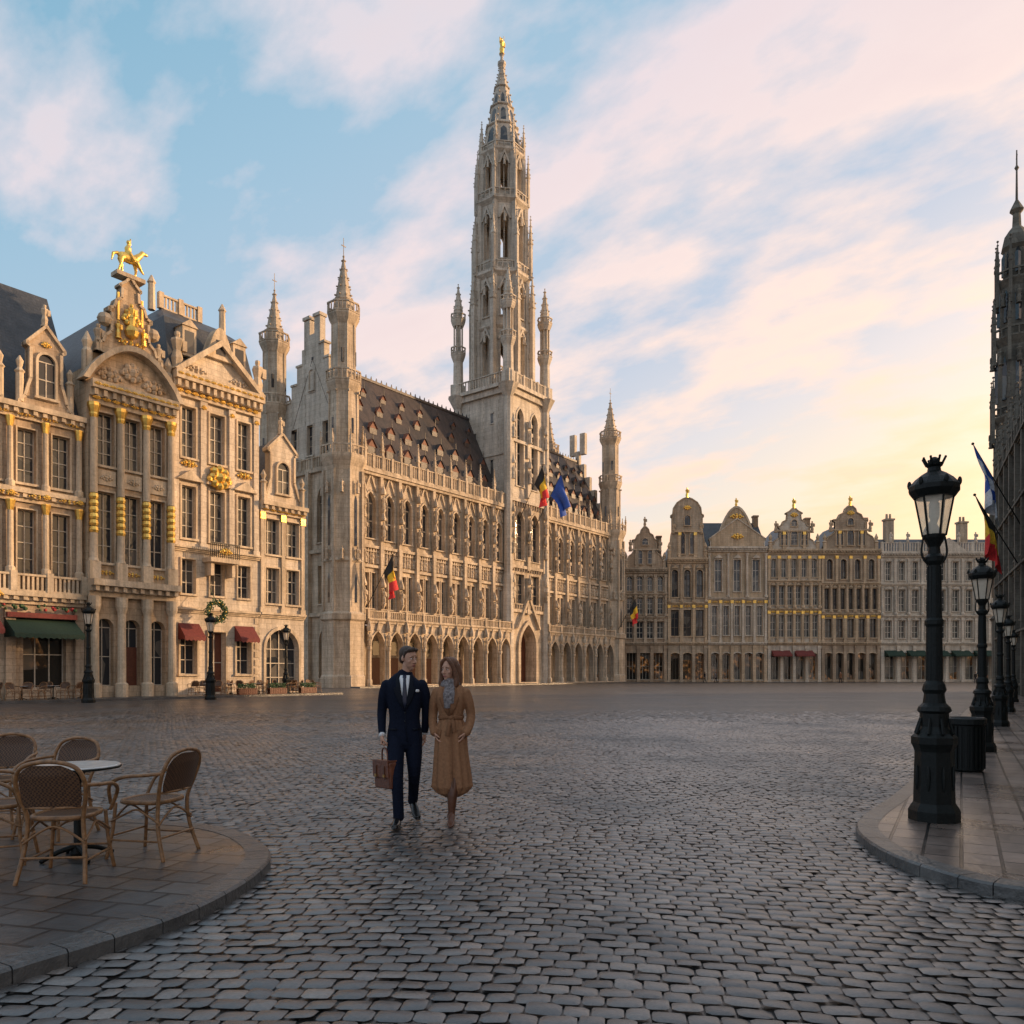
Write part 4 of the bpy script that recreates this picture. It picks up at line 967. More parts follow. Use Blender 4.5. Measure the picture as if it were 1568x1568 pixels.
terrace('cafe_terrace_pavement',[(-4.2,.3),(-3.4,2.0),(-2.95,3.2),(-2.55,4.0),(-2.32,4.39),(-2.08,4.86),(-1.96,5.37),(-1.92,5.9),(-1.98,6.43),(-2.19,6.92),(-2.59,7.45),(-3.18,7.85),(-4.36,8.2),(-5.7,8.7),(-9,9.8)],[(-16,9.8),(-16,.3)],1,M['slab'])
terrace('street_pavement',[(8.3,-10),(7,2.2),(5.6,4.1),(4.5,4.9),(3.53,5.5),(3.27,5.9),(3.15,6.6),(3.3,7.5),(3.72,8.3),(4.75,9.75),(5.96,11.6),(8.95,16.4),(19,32.7),(36.6,59.5)],[(37.4,59.3),(12.6,9.8),(10.3,5),(9.4,2.2),(9.2,-10)],-1,M['slab2'])
b=Bld('house_front_pavement',{'wall':M['kerb'],'paving':M['slab']}); b.frame(LO,D,NN); b.box('wall',-14,21.4,-.02,.12,3.3,3.6); b.box('paving',-14,21.4,-.02,.117,-1,3.3); b.finish()
b=Bld('town_hall_steps',{'wall':M['kerb']}); b.frame(TO,D,NN); b.box('wall',-1,58,-.02,.14,1.9,3.4); b.finish()
# ------------------------------------------------------------------ street lamps
M['lglass'],nt,p_=newmat('lantern_glass')
p_.inputs['Base Color'].default_value=(.9,.78,.62,1); p_.inputs['Roughness'].default_value=.15
nz=noise(nt,N(nt,'ShaderNodeTexCoord').outputs['Object'],6)
tr=N(nt,'ShaderNodeBsdfTransparent'); mx=N(nt,'ShaderNodeMixShader'); nt.links.new(ramp(nt,[(.3,.4),(.7,.6)],nz).outputs[0],mx.inputs[0])
out=[n for n in nt.nodes if n.type=='OUTPUT_MATERIAL'][0]
nt.links.new(tr.outputs[0],mx.inputs[1]); nt.links.new(p_.outputs[0],mx.inputs[2]); nt.links.new(mx.outputs[0],out.inputs[0])
def latheA(A,prof,seg=16,c=(0,0)):
    v,f=A; k=len(v)
    for r,z in prof:
        for i in range(seg):
            a=2*math.pi*(i+.5)/seg; v.append(Vector((c[0]+r*math.cos(a),c[1]+r*math.sin(a),z)))
    for j in range(len(prof)-1):
        for i in range(seg):
            i2=(i+1)%seg; f.append((k+j*seg+i,k+j*seg+i2,k+(j+1)*seg+i2,k+(j+1)*seg+i))
    f.append(tuple(k+i for i in range(seg))[::-1]); f.append(tuple(k+(len(prof)-1)*seg+i for i in range(seg)))
lampmesh={}
def lamp(name,loc,s=1):
    rt=empty(name,loc,0,s)
    q=.00667
    if not lampmesh:
        Z=lambda y:(1255-y)*q
        A=([],[])
        latheA(A,[(36*q,0),(36*q,Z(1240)),(33*q,Z(1234)),(29*q,Z(1228)),(27*q,Z(1150)),(29*q,Z(1144)),(32*q,Z(1138)),(32*q,Z(1128)),(26*q,Z(1122))],8)
        latheA(A,[(25*q,Z(1122)),(20*q,Z(1112)),(20*q,Z(1092)),(24*q,Z(1088)),(22*q,Z(1082)),(16*q,Z(1076)),(14*q,Z(1062)),(17*q,Z(1056)),(15*q,Z(1048)),(11.5*q,Z(1042)),(11*q,Z(960)),(13*q,Z(956)),(13*q,Z(950)),(10.5*q,Z(946)),(9*q,Z(866)),(13*q,Z(860)),(14*q,Z(853)),(9*q,Z(848)),(8*q,Z(838)),(11*q,Z(832)),(15*q,Z(824)),(16*q,Z(819))],16)
        for i in range(10):
            a=2*math.pi*i/10; acc_limb(A,[(11*q*math.cos(a),11*q*math.sin(a),Z(1040)),(9*q*math.cos(a),9*q*math.sin(a),Z(868))],[.008,.007],6)
        for i in range(8):
            a=2*math.pi*i/8; acc_ell(A,(26.5*q*math.cos(a),26.5*q*math.sin(a),Z(1190)),(.02,.02,.13),None,8,6)
            acc_limb(A,[(33*q*math.cos(a)*.8,33*q*math.sin(a)*.8,Z(1122)),(20*q*math.cos(a),20*q*math.sin(a),Z(1100))],[.018,.012],6)
        for sgn in (-1,1):
            acc_limb(A,[(0,0,Z(866)),(sgn*.09,0,Z(860)),(sgn*.13,0,Z(845)),(sgn*.11,0,Z(822))],[.014,.012,.011,.01],8,sm=4)
        for i in range(6):
            a=2*math.pi*(i+.5)/6
            acc_limb(A,[(16*q*math.cos(a),16*q*math.sin(a),Z(820)),(28*q*math.cos(a),28*q*math.sin(a),Z(752))],[.011,.011],6)
            acc_ell(A,(34*q*math.cos(a),34*q*math.sin(a),Z(740)),(.022,.022,.045),None,8,6)
        latheA(A,[(29*q,Z(762)),(36*q,Z(752)),(36*q,Z(745)),(33*q,Z(741)),(27*q,Z(734)),(17*q,Z(726)),(10*q,Z(722)),(9*q,Z(716)),(12*q,Z(713)),(13*q,Z(710))],12)
        for i in range(8):
            a=2*math.pi*i/8; acc_limb(A,[(11*q*math.cos(a),11*q*math.sin(a),Z(712)),(15.5*q*math.cos(a),15.5*q*math.sin(a),Z(703))],[.014,.012],6); acc_ell(A,(16*q*math.cos(a),16*q*math.sin(a),Z(702)),(.014,.014,.014),None,6,5)
        acc_ell(A,(0,0,Z(707)),(.05,.05,.05))
        B=([],[])
        for i in range(6):
            a=2*math.pi*(i+.5)/6; B[0].extend([Vector((15.5*q*math.cos(a),15.5*q*math.sin(a),Z(820))),Vector((27.5*q*math.cos(a),27.5*q*math.sin(a),Z(752)))])
        for i in range(6): j=(i+1)%6; B[1].append((2*i,2*j,2*j+1,2*i+1))
        Cc=([],[]); latheA(Cc,[(.02,Z(818)),(.03,Z(800)),(.05,Z(790)),(.05,Z(772)),(.02,Z(760))],12)
        for nm,a_,mt in (('post_and_frame',A,M['iron']),('lantern_panes',B,M['lglass']),('gas_mantle',Cc,plain('frosted_glass',(.8,.75,.65),.4))):
            o=accobj(nm,a_,mt,rt,sh=(nm=='gas_mantle')); lampmesh[nm]=o.data
    else:
        for nm,me in lampmesh.items():
            o=bpy.data.objects.new(nm,me); col.objects.link(o); o.parent=rt
lamps=[(4.31,8.0,1),(9.0,15,1),(13.7,22,1),(19.0,30,1),(25.6,40,1),(-22.7,42.0,1.45),(-18.0,46.8,1.4),(-16.0,55.5,1.35)]
for i,(x,y,s_) in enumerate(lamps): lamp('street_lamp' if i==0 else 'street_lamp.%03d'%i,(x,y,.098 if i<5 else 0),s_)
rt=empty('litter_bin',(6.95,12.0,.098)); A=([],[])
latheA(A,[(.22,0),(.24,.03),(.24,.7),(.28,.72),(.28,.8),(.25,.82),(.22,.8),(.2,.6)],20)
for i in range(24):
    a=2*math.pi*i/24; acc_box(A,(.25*math.cos(a),.25*math.sin(a),.37),(.012,.012,.32),Matrix.Rotation(a,3,'Z'))
accobj('slatted_bin_body',A,M['iron'],rt,sh=False)
rt=empty('christmas_wreath',bb.P(12.3,5.7,1.5)); rt.rotation_euler=(0,0,math.atan2(D[1],D[0])); A=([],[]); B=([],[])
for i in range(420):
    a=random.random()*2*math.pi; r=.62+random.gauss(0,.1); c=Vector((r*math.cos(a),random.gauss(0,.08),r*math.sin(a)))
    acc_box(A,c,(.10,.012,.025),Matrix.Rotation(random.random()*6,3,random.choice('XYZ'))@Matrix.Rotation(random.random()*6,3,'Y'))
for i in range(14): a=i*.45; acc_ell(B,(.62*math.cos(a),-.12,.62*math.sin(a)),(.05,.05,.05),None,6,5)
acc_limb(A,[(0,0,.6),(0,.8,1.6)],[.02,.02],6)
accobj('evergreen_ring',A,M['leaf'],rt,sh=False); accobj('baubles',B,M['gold'],rt)
# ------------------------------------------------------------------ chairs & tables
def weave(name,c1,c2,sc):
    m,nt,p=newmat(name); tc=N(nt,'ShaderNodeTexCoord').outputs['Object']
    ch=N(nt,'ShaderNodeTexChecker'); ch.inputs['Scale'].default_value=sc; nt.links.new(tc,ch.inputs['Vector'])
    ch.inputs['Color1'].default_value=(*c1,1); ch.inputs['Color2'].default_value=(*c2,1)
    nt.links.new(ch.outputs[0],p.inputs['Base Color']); p.inputs['Roughness'].default_value=.5
    b=N(nt,'ShaderNodeBump'); b.inputs['Strength'].default_value=.6; b.inputs['Distance'].default_value=.004; nt.links.new(ch.outputs['Fac'],b.inputs['Height']); nt.links.new(b.outputs[0],p.inputs['Normal'])
    return m
M['rattan']=plain('rattan_cane',(.24,.12,.048),.35,0,.4,25,.3,90)
M['weave']=weave('woven_seat',(.14,.07,.033),(.04,.02,.012),70)
chm={}
def chair(name,loc,rz,s=1):
    rt=empty(name,loc,rz,s)
    if not chm:
        A=([],[]); r=.0145
        acc_limb(A,[(-.19,.2,.44),(-.205,.215,.22),(-.235,.25,0)],[r]*3,8,sm=3); acc_limb(A,[(.19,.2,.44),(.205,.215,.22),(.235,.25,0)],[r]*3,8,sm=3)
        hoop=[(-.235,-.27,0),(-.205,-.2,.24),(-.19,-.19,.45),(-.225,-.235,.62),(-.23,-.275,.74),(-.17,-.305,.84),(0,-.315,.875),(.17,-.305,.84),(.23,-.275,.74),(.225,-.235,.62),(.19,-.19,.45),(.205,-.2,.24),(.235,-.27,0)]
        acc_limb(A,hoop,[r*1.1]*len(hoop),8,ref=(.3,1,.2),sm=5)
        for s_ in (-1,1):
            acc_limb(A,[(s_*.232,-.26,.70),(s_*.29,-.14,.69),(s_*.30,.05,.67),(s_*.285,.18,.60),(s_*.22,.22,.45)],[r]*5,8,sm=5)
            acc_limb(A,[(s_*.215,.22,.3),(s_*.21,.1,.36),(s_*.2,0,.40),(s_*.21,-.1,.36),(s_*.215,-.21,.3)],[.009]*5,6,sm=3)
        for y in (.22,-.21): acc_limb(A,[(-.21,y,.28),(-.1,y,.36),(0,y,.40),(.1,y,.36),(.21,y,.28)],[.009]*5,6,sm=3)
        acc_limb(A,[(-.215,.23,.18),(.215,.23,.18)],[.009]*2,6); acc_limb(A,[(-.215,-.23,.18),(.215,-.23,.18)],[.009]*2,6)
        for s_ in (-1,1): acc_limb(A,[(s_*.215,-.23,.15),(s_*.215,.23,.15)],[.009]*2,6)
        rim=[(.205*math.copysign(abs(math.cos(a))**.7,math.cos(a)),.205*math.copysign(abs(math.sin(a))**.7,math.sin(a)),.455) for a in [2*math.pi*i/24 for i in range(25)]]
        acc_limb(A,rim,[.019]*25,8,ref=(0,0,1),cap=False)
        B=([],[]); k=24
        B[0].append(Vector((0,0,.452)))
        for i in range(k): B[0].append(Vector(rim[i])+Vector((0,0,.006)))
        for i in range(k): B[1].append((0,1+i,1+(i+1)%k))
        B[0].append(Vector((0,0,.44)))
        for i in range(k): B[0].append(Vector(rim[i])-Vector((0,0,.01)))
        for i in range(k): B[1].append((k+1,k+2+(i+1)%k,k+2+i))
        n1,n2=14,10; k=len(B[0])
        for j in range(n2+1):
            z=.54+.31*j/n2; hw=.205 if z<.74 else .205*math.sqrt(max(0.02,1-((z-.74)/.125)**2))
            if z<.62: hw=.19+.02*(z-.54)/.08
            for i in range(n1+1):
                x=hw*(2*i/n1-1); y=-.19-(z-.45)*.3-.045*(1-(x/.23)**2)*(1 if z<.8 else .7)
                B[0].append(Vector((x,y,z)))
        for j in range(n2):
            for i in range(n1): q=k+j*(n1+1)+i; B[1].append((q,q+1,q+n1+2,q+n1+1))
        acc_limb(A,[(-.19,-.217,.54),(-.1,-.25,.54),(0,-.262,.54),(.1,-.25,.54),(.19,-.217,.54)],[.011]*5,8,sm=3)
        for nm,a_,mt in (('rattan_frame',A,M['rattan']),('woven_seat_and_back',B,M['weave'])):
            o=accobj(nm,a_,mt,rt); chm[nm]=o.data
    else:
        for nm,me in chm.items(): o=bpy.data.objects.new(nm,me); col.objects.link(o); o.parent=rt
tz=.098
marble=plain('cafe_marble',(.6,.59,.57),.2,0,.15,12)
def table(name,loc):
    rt=empty(name,loc); A=([],[]); latheA(A,[(.30,.725),(.315,.73),(.315,.75),(.305,.757)],32); accobj('marble_top',A,marble,rt,sh=False)
    B=([],[]); latheA(B,[(.05,.02),(.06,.05),(.03,.1),(.028,.6),(.05,.68),(.09,.722)],14)
    latheA(B,[(.318,.728),(.322,.732),(.322,.742),(.318,.746)],32)
    for i in range(4):
        a=math.pi/4+i*math.pi/2; acc_limb(B,[(0,0,.1),(.14*math.cos(a),.14*math.sin(a),.07),(.26*math.cos(a),.26*math.sin(a),.015)],[.025,.02,.02],8,sm=3)
    accobj('pedestal',B,M['iron'],rt)
table('cafe_table',(-3.52,6.35,tz)); table('cafe_table.001',(-4.95,6.9,tz))
chs=[(-3.30,5.82,R(6)),(-2.98,6.5,R(78)),(-4.12,6.25,R(-70)),(-4.22,7.25,R(170)),(-5.05,7.7,R(190)),(-5.7,6.8,R(-80)),(-4.6,5.2,R(-20))]
for i,(x,y,r_) in enumerate(chs): chair('rattan_cafe_chair' if i==0 else 'rattan_cafe_chair.%03d'%i,(x,y,tz),r_,1.0)
k=len(chs)
for i in range(18):
    u=10.5+i*.58+random.uniform(-.1,.1); q=bb.P(u,.117,random.choice((1.8,2.7))); chair('rattan_cafe_chair.%03d'%(k+i),q,random.random()*6.28,1.1)
for i in range(9):
    u=-1.6+i*.62; q=bb.P(u,.117,random.choice((1.9,2.7))); chair('rattan_cafe_chair.%03d'%(k+18+i),q,random.random()*6.28,1.1)
for i,u in enumerate((11.2,12.9,14.9,17.0,19.2,.2,1.8,3.3)): table('cafe_table.%03d'%(i+2),bb.P(u,.117,2.25))
for i,u in enumerate((13.6,16.0,18.6)):
    rt=empty('wooden_planter' if i==0 else 'wooden_planter.%03d'%i,bb.P(u,.117,3.05)); rt.rotation_euler=(0,0,math.atan2(D[1],D[0]))
    A=([],[]); acc_box(A,(0,0,.4),(.7,.16,.03)); acc_box(A,(0,0,.04),(.7,.16,.03))
    for j in range(10): acc_box(A,(-.63+j*.14,-.14,.22),(.055,.02,.2)); acc_box(A,(-.63+j*.14,.14,.22),(.055,.02,.2))
    accobj('slatted_box',A,M['door'],rt,sh=False)
    B=([],[])
    for j in range(160): acc_box(B,(random.uniform(-.66,.66),random.uniform(-.15,.15),.45+random.random()*.3),(.05,.01,.025),Matrix.Rotation(random.random()*6,3,random.choice('XYZ'))@Matrix.Rotation(random.random()*6,3,'Y'))
    accobj('box_foliage',B,M['leaf'],rt,sh=False)
# ------------------------------------------------------------------ PEOPLE
skin=plain('skin',(.50,.27,.18),.5,0,.12,20); hairm=plain('brown_hair',(.05,.026,.015),.5,0,.4,60,.5,200); hairw=plain('auburn_hair',(.15,.058,.024),.45,0,.4,60,.5,200)
suit=plain('navy_suit_wool',(.006,.009,.021),.85,0,.2,60,.3,30,.15); suit2=plain('navy_lapel',(.004,.006,.013),.7,0,.2,8,0,60,.2); shirt=plain('white_shirt',(.75,.75,.76),.7,0,.05); tie=plain('navy_tie',(.010,.013,.035),.4)
coat=plain('camel_coat_wool',(.30,.150,.078),.9,0,.15,40,.4,25,.2); coat2=plain('camel_coat_trim',(.225,.108,.055),.9,0,.15,40,0,60,.2); scarf=plain('grey_scarf',(.20,.175,.175),.95,0,.6,45,.6,60)
leather=plain('brown_leather',(.13,.036,.014),.35,0,.3,15,.3,40); blackl=plain('black_shoe_leather',(.010,.009,.009),.25); bootm=plain('brown_boot_leather',(.10,.036,.016),.4)
eyew=plain('eye_white',(.7,.68,.66),.3,0,.03); eyed=plain('eye_iris',(.03,.02,.015),.2); lip=plain('lips',(.40,.13,.11),.5); brass=plain('brass',(.7,.45,.15),.3,1)
def head(parent,loc,yaw,tilt,s,sex,roll=0):
    rt=bpy.data.objects.new('head',None); col.objects.link(rt); rt.parent=parent; rt.location=loc; rt.rotation_euler=(tilt,roll,yaw); rt.scale=(s,s,s)
    A=([],[]); w=1.0 if sex=='m' else .93
    acc_ell(A,(0,.012,.158),(.074*w,.094,.082),None,24,16)
    acc_limb(A,[(0,-.05,.012),(0,-.045,.03),(0,-.036,.06),(0,-.027,.10),(0,-.014,.14)],[(.026*w,.026),(.044*w,.046),(.057*w,.058),(.065*w,.068),(.071*w,.08)],20,cap=True)
    acc_limb(A,[(0,.02,-.08),(0,.01,0),(0,.005,.06)],[.056*w,.052*w,.052*w],16)
    acc_limb(A,[(0,-.090,.128),(0,-.100,.105),(0,-.113,.082)],[.009,.011,.0135],10); acc_ell(A,(-.011,-.10,.079),(.008,.009,.007)); acc_ell(A,(.011,-.10,.079),(.008,.009,.007))
    acc_ell(A,(-.03,-.076,.138),(.024,.012,.008)); acc_ell(A,(.03,-.076,.138),(.024,.012,.008))
    acc_ell(A,(-.038,-.062,.088),(.022,.02,.02)); acc_ell(A,(.038,-.062,.088),(.022,.02,.02)); acc_ell(A,(0,-.073,.02),(.02,.014,.015))
    acc_ell(A,(0,-.086,.05),(.022,.010,.010))
    for s_ in (-1,1): acc_ell(A,(s_*.075*w,.008,.115),(.008,.018,.031),Matrix.Rotation(s_*-.25,3,'Z'))
    accobj('face',A,skin,rt,.0045,3)
    for s_,nm in ((-1,'eye_r'),(1,'eye_l')):
        E=([],[]); acc_ell(E,(s_*.03,-.0815,.118),(.0125,.008,.0065)); accobj(nm,E,eyew,rt)
        E=([],[]); acc_ell(E,(s_*.03,-.0875,.118),(.0058,.004,.0058)); accobj(nm+'_iris',E,eyed,rt)
        E=([],[]); acc_limb(E,[(s_*.015,-.092,.137),(s_*.03,-.094,.142),(s_*.047,-.083,.137)],[.0035,.004,.0025],8); accobj(nm+'_brow',E,hairm if sex=='m' else hairw,rt)
    E=([],[]); acc_limb(E,[(-.021,-.089,.049),(0,-.098,.052),(.021,-.089,.049)],[.003,.0062,.003],8); acc_limb(E,[(-.016,-.09,.043),(0,-.097,.043),(.016,-.09,.043)],[.003,.006,.003],8); accobj('lips',E,lip,rt)
    H=([],[])
    if sex=='m':
        acc_ell(H,(0,.026,.172),(.081,.094,.080),None,24,14)
        acc_limb(H,[(-.05,-.055,.205),(0,-.072,.218),(.05,-.055,.21)],[.024,.028,.024],12)
        for s_ in (-1,1): acc_limb(H,[(s_*.066,-.025,.19),(s_*.073,-.01,.15),(s_*.074,-.008,.12)],[.018,.012,.007],10)
        acc_ell(H,(0,.07,.11),(.062,.04,.06))
    else:
        acc_ell(H,(0,.028,.170),(.082,.095,.084),None,24,14)
        for s_ in (-1,1):
            acc_limb(H,[(s_*.01,-.05,.238),(s_*.05,-.06,.20),(s_*.076,-.035,.14),(s_*.088,-.02,.08),(s_*.095,-.01,.02),(s_*.10,-.02,-.04),(s_*.085,-.04,-.075)],[.018,.022,.022,.026,.032,.033,.018],12,sm=3)
            acc_limb(H,[(s_*.05,.05,.15),(s_*.075,.06,.05),(s_*.085,.05,-.05)],[.05,.045,.03],12,sm=3)
        acc_limb(H,[(0,.07,.15),(0,.085,.05),(0,.08,-.07)],[(.07,.05),(.075,.045),(.06,.025)],14,sm=3)
    accobj('hair',H,hairm if sex=='m' else hairw,rt,.006,2)
    return rt
def hand(parent,name,loc,rot,curl,side,s=1.0):
    rt=bpy.data.objects.new(name,None); col.objects.link(rt); rt.parent=parent; rt.location=loc; rt.rotation_euler=rot; rt.scale=(s,s,s)
    A=([],[])
    acc_limb(A,[(0,0,.03),(0,0,0),(0,0,-.04),(0,0,-.085)],[(.022,.028),(.019,.03),(.016,.040),(.014,.041)],14,sm=2)
    for i,(y,L_) in enumerate(((-.032,.072),(-.011,.082),(.011,.077),(.031,.060))):
        p=Vector((0,y,-.08)); pts=[p]; ang=curl*.35
        for sg,fr in enumerate((.45,.32,.23)):
            ang+=curl*(.45 if sg else .3)
            p=p+Vector((side*math.sin(ang),0,-math.cos(ang)))*L_*fr; pts.append(p)
        acc_limb(A,pts,[.0095,.009,.0083,.0072],10)
    acc_limb(A,[(side*.004,-.03,-.02),(side*.018,-.052,-.048),(side*.03+side*.01*curl,-.052,-.075),(side*.034+side*.012*curl,-.042,-.095)],[.014,.012,.0105,.008],10)
    accobj('palm_and_fingers',A,skin,rt,.0035,2)
    return rt
def shoe(A,heel,toe,h=.05,w=.042):
    heel=Vector(heel); toe=Vector(toe); d=toe-heel; up=Vector((0,0,1))
    pts=[heel+d*t+up*z for t,z in ((0.03,.038),(.15,.046),(.35,.05),(.55,.040),(.75,.030),(.93,.024))]
    acc_limb(A,pts,[(w*.75,.036),(w*.85,.045),(w*.85,.048),(w*1.0,.038),(w*1.02,.028),(w*.75,.02)],14,sm=2,power=2.6)
    acc_limb(A,[heel+d*t+up*.008 for t in (.02,.3,.55,.8,1.0)],[(w*.8,.008),(w*.78,.008),(w*1.05,.008),(w*1.08,.008),(w*.6,.007)],14)
def tab(tb,z):
    tb=sorted(tb)
    for i in range(len(tb)-1):
        if tb[i][0]<=z<=tb[i+1][0]:
            t=(z-tb[i][0])/(tb[i+1][0]-tb[i][0]); return [tb[i][k]*(1-t)+tb[i+1][k]*t for k in range(1,len(tb[i]))]
    return list(tb[-1][1:]) if z>tb[-1][0] else list(tb[0][1:])
def patch(name,tb,rows,eps,mat,parent,nc=6,thick=.004):
    v=[];f=[]
    for z,xa,xb in rows:
        cx,cy,rx,ry=tab(tb,z)
        for i in range(nc+1):
            x=xa+(xb-xa)*i/nc; q=max(0,1-abs((x-cx)/rx)**2.2)**(1/2.2)
            v.append((x,cy-ry*q-eps,z))
    for j in range(len(rows)-1):
        for i in range(nc): k=j*(nc+1)+i; f.append((k,k+1,k+nc+2,k+nc+1))
    o=mkmesh(name,v,f,mat,parent,True); m_=o.modifiers.new('s','SOLIDIFY'); m_.thickness=thick; m_.offset=0; return o
def lerp_rows(z0,z1,a0,a1,b0,b1,n=8,pw=1): return [(z0+(z1-z0)*i/n,a0+(a1-a0)*(i/n)**pw,b0+(b1-b0)*(i/n)**pw) for i in range(n+1)]
man=empty('man_in_navy_suit',(-1.14,8.3,.012),R(9))
T=[(.84,0,0,.188,.125),(.95,0,0,.182,.125),(1.10,0,0,.160,.115),(1.24,0,-.003,.176,.122),(1.38,0,-.003,.196,.125),(1.46,0,0,.198,.112),(1.52,.002,.003,.150,.092),(1.575,.01,.005,.085,.07)]
A=([],[])
acc_limb(A,[(c[1],c[2],c[0]) for c in T],[(c[3],c[4]) for c in T],28,sm=3,power=2.3,fold=[.03,.018,.015,.008,0,0,0,0],nf=7)
acc_limb(A,[(-.178,.002,1.465),(-.214,.01,1.36),(-.236,.04,1.19),(-.238,.005,1.07),(-.232,-.04,.955)],[.062,.058,.051,.045,.040],16,sm=3,fold=[0,.02,.05,.04,.01],nf=5)
acc_limb(A,[(.178,.002,1.465),(.214,.0,1.36),(.232,.055,1.2),(.228,.09,1.07),(.218,.11,.955)],[.062,.058,.051,.045,.040],16,sm=3,fold=[0,.02,.05,.04,.01],nf=5)
accobj('jacket',A,suit,man,.008,3)
A=([],[])
acc_limb(A,[(-.085,0,.93),(-.092,-.08,.75),(-.082,-.19,.50),(-.072,-.21,.30),(-.065,-.215,.09)],[(.095,.1),(.09,.095),(.066,.07),(.058,.062),(.056,.064)],18,sm=3,fold=[0,.01,.03,.03,.04],nf=5)
acc_limb(A,[(.085,0,.93),(.098,-.02,.75),(.10,-.03,.52),(.10,.15,.34),(.095,.30,.18)],[(.095,.1),(.09,.095),(.066,.07),(.058,.062),(.054,.060)],18,sm=3,fold=[0,.01,.03,.03,.04],nf=5)
acc_limb(A,[(0,0,1.0),(0,0,.88)],[(.16,.11),(.165,.11)],20)
accobj('trousers',A,suit,man,.008,2)
A=([],[]); shoe(A,(-.062,-.14,0),(-.11,-.44,.02)); shoe(A,(.092,.335,.12),(.15,.09,.0)); accobj('shoes',A,blackl,man,.005,1)
patch('shirt_front',T,lerp_rows(1.20,1.56,-.002,-.062,.002,.062,8,.9),.004,shirt,man)
patch('necktie',T,[(1.20,-.02,.02),(1.28,-.027,.027),(1.4,-.022,.022),(1.50,-.014,.014),(1.53,-.014,.014),(1.535,-.02,.02),(1.565,-.017,.017)],.013,tie,man,4)
patch('lapel_r',T,[(1.19,-.005,.0),(1.28,-.065,-.017),(1.38,-.105,-.033),(1.43,-.115,-.042),(1.435,-.09,-.043),(1.50,-.09,-.052),(1.565,-.068,-.058)],.012,suit2,man,5,.007)
patch('lapel_l',T,[(1.19,.0,.005),(1.28,.017,.065),(1.38,.033,.105),(1.43,.042,.115),(1.435,.043,.09),(1.50,.052,.09),(1.565,.058,.068)],.012,suit2,man,5,.007)
patch('pocket_square',T,[(1.385,.115,.15),(1.40,.115,.155),(1.412,.12,.148)],.012,shirt,man,3)
patch('jacket_opening',T,[(.86,.03,.036),(1.0,.01,.015),(1.19,-.002,.003)],.008,suit2,man,1,.006)
for s_ in (-1,1): patch('hip_pocket_%s'%('r' if s_<0 else 'l'),T,[(.985,s_*.12-.035,s_*.12+.035),(1.005,s_*.12-.035,s_*.12+.035)],.012,suit2,man,2,.006)
A=([],[])
for z in (1.17,1.08): acc_ell(A,(.004,-.125,z),(.009,.006,.009))
accobj('buttons',A,blackl,man)
A=([],[]); acc_limb(A,[(.012,.008,1.55),(.02,.005,1.60)],[(.066,.064),(.06,.058)],18,cap=False); accobj('shirt_collar',A,shirt,man)
for s_,p in ((-1,(-.232,-.043,.945)),(1,(.217,.112,.945))):
    A=([],[]); acc_limb(A,[(p[0],p[1],p[2]+.02),(p[0],p[1]-.002,p[2]-.022)],[.034,.034],14,cap=False); accobj('shirt_cuff_%s'%('r' if s_<0 else 'l'),A,shirt,man)
head(man,(.035,-.012,1.622),R(42),R(5),1.0,'m')
hand(man,'hand_r',(-.232,-.048,.93),(0,R(4),0),1.75,1,1.05)
hand(man,'hand_l',(.216,.112,.93),(R(-6),0,0),.7,-1,1.05)
bc=empty('leather_briefcase')
mp=Matrix.Rotation(R(9),3,'Z')@Vector((-.208,-.055,0))+Vector((-1.14,8.3,.014)); bc.location=(mp.x,mp.y,.80); bc.rotation_euler=(R(2),R(-3),R(-56))
A=([],[]); acc_box(A,(0,0,-.27),(.19,.05,.14)); accobj('case_body',A,leather,bc,sh=False,bevel=.02)
A=([],[]); acc_box(A,(0,-.056,-.20),(.188,.006,.09)); acc_box(A,(0,0,-.125),(.185,.052,.01)); accobj('case_flap',A,leather,bc,sh=False,bevel=.004)
A=([],[])
for x in (-.1,.1): acc_box(A,(x,-.066,-.24),(.013,.005,.07))
accobj('straps',A,bootm,bc,sh=False)
A=([],[])
for x in (-.1,.1): acc_box(A,(x,-.073,-.27),(.017,.004,.014))
accobj('buckles',A,brass,bc,sh=False)
A=([],[]); acc_limb(A,[(-.07,0,-.13),(-.065,0,-.05),(-.04,0,.0),(0,0,.012),(.04,0,.0),(.065,0,-.05),(.07,0,-.13)],[.009]*7,8,ref=(0,1,0),sm=4); accobj('handle',A,leather,bc)
wo=empty('woman_in_camel_coat',(-.645,8.3,.012),R(-6))
T2=[(.385,.012,.0,.205,.15),(.55,.008,0,.19,.145),(.75,0,0,.172,.135),(.93,0,0,.160,.125),(1.06,0,0,.134,.108),(1.12,0,0,.120,.100),(1.20,0,-.003,.136,.108),(1.30,0,-.006,.156,.12),(1.38,0,-.002,.166,.108),(1.43,0,0,.142,.09),(1.48,0,.003,.075,.062)]
A=([],[])
acc_limb(A,[(c[1],c[2],c[0]) for c in T2],[(c[3],c[4]) for c in T2],56,sm=3,power=2.15,fold=[.075,.065,.055,.045,.045,.04,.02,0,0,0,0],nf=11)
for s_ in (-1,1): acc_limb(A,[(s_*.150,.0,1.385),(s_*.182,.01,1.29),(s_*.203,.04,1.15),(s_*.196,.0,1.04),(s_*.168,-.055,.955)],[.055,.053,.048,.046,.046],16,sm=3,fold=[0,.03,.06,.05,0],nf=5)
accobj('coat',A,coat,wo,.0075,1)
A=([],[])
bz=1.12
ring=[(.131*math.cos(a),.111*math.sin(a)-.001,bz+.006*math.sin(3*a)) for a in [2*math.pi*i/32 for i in range(33)]]
acc_limb(A,ring,[(.021,.007)]*33,10,ref=(0,0,1),cap=False)
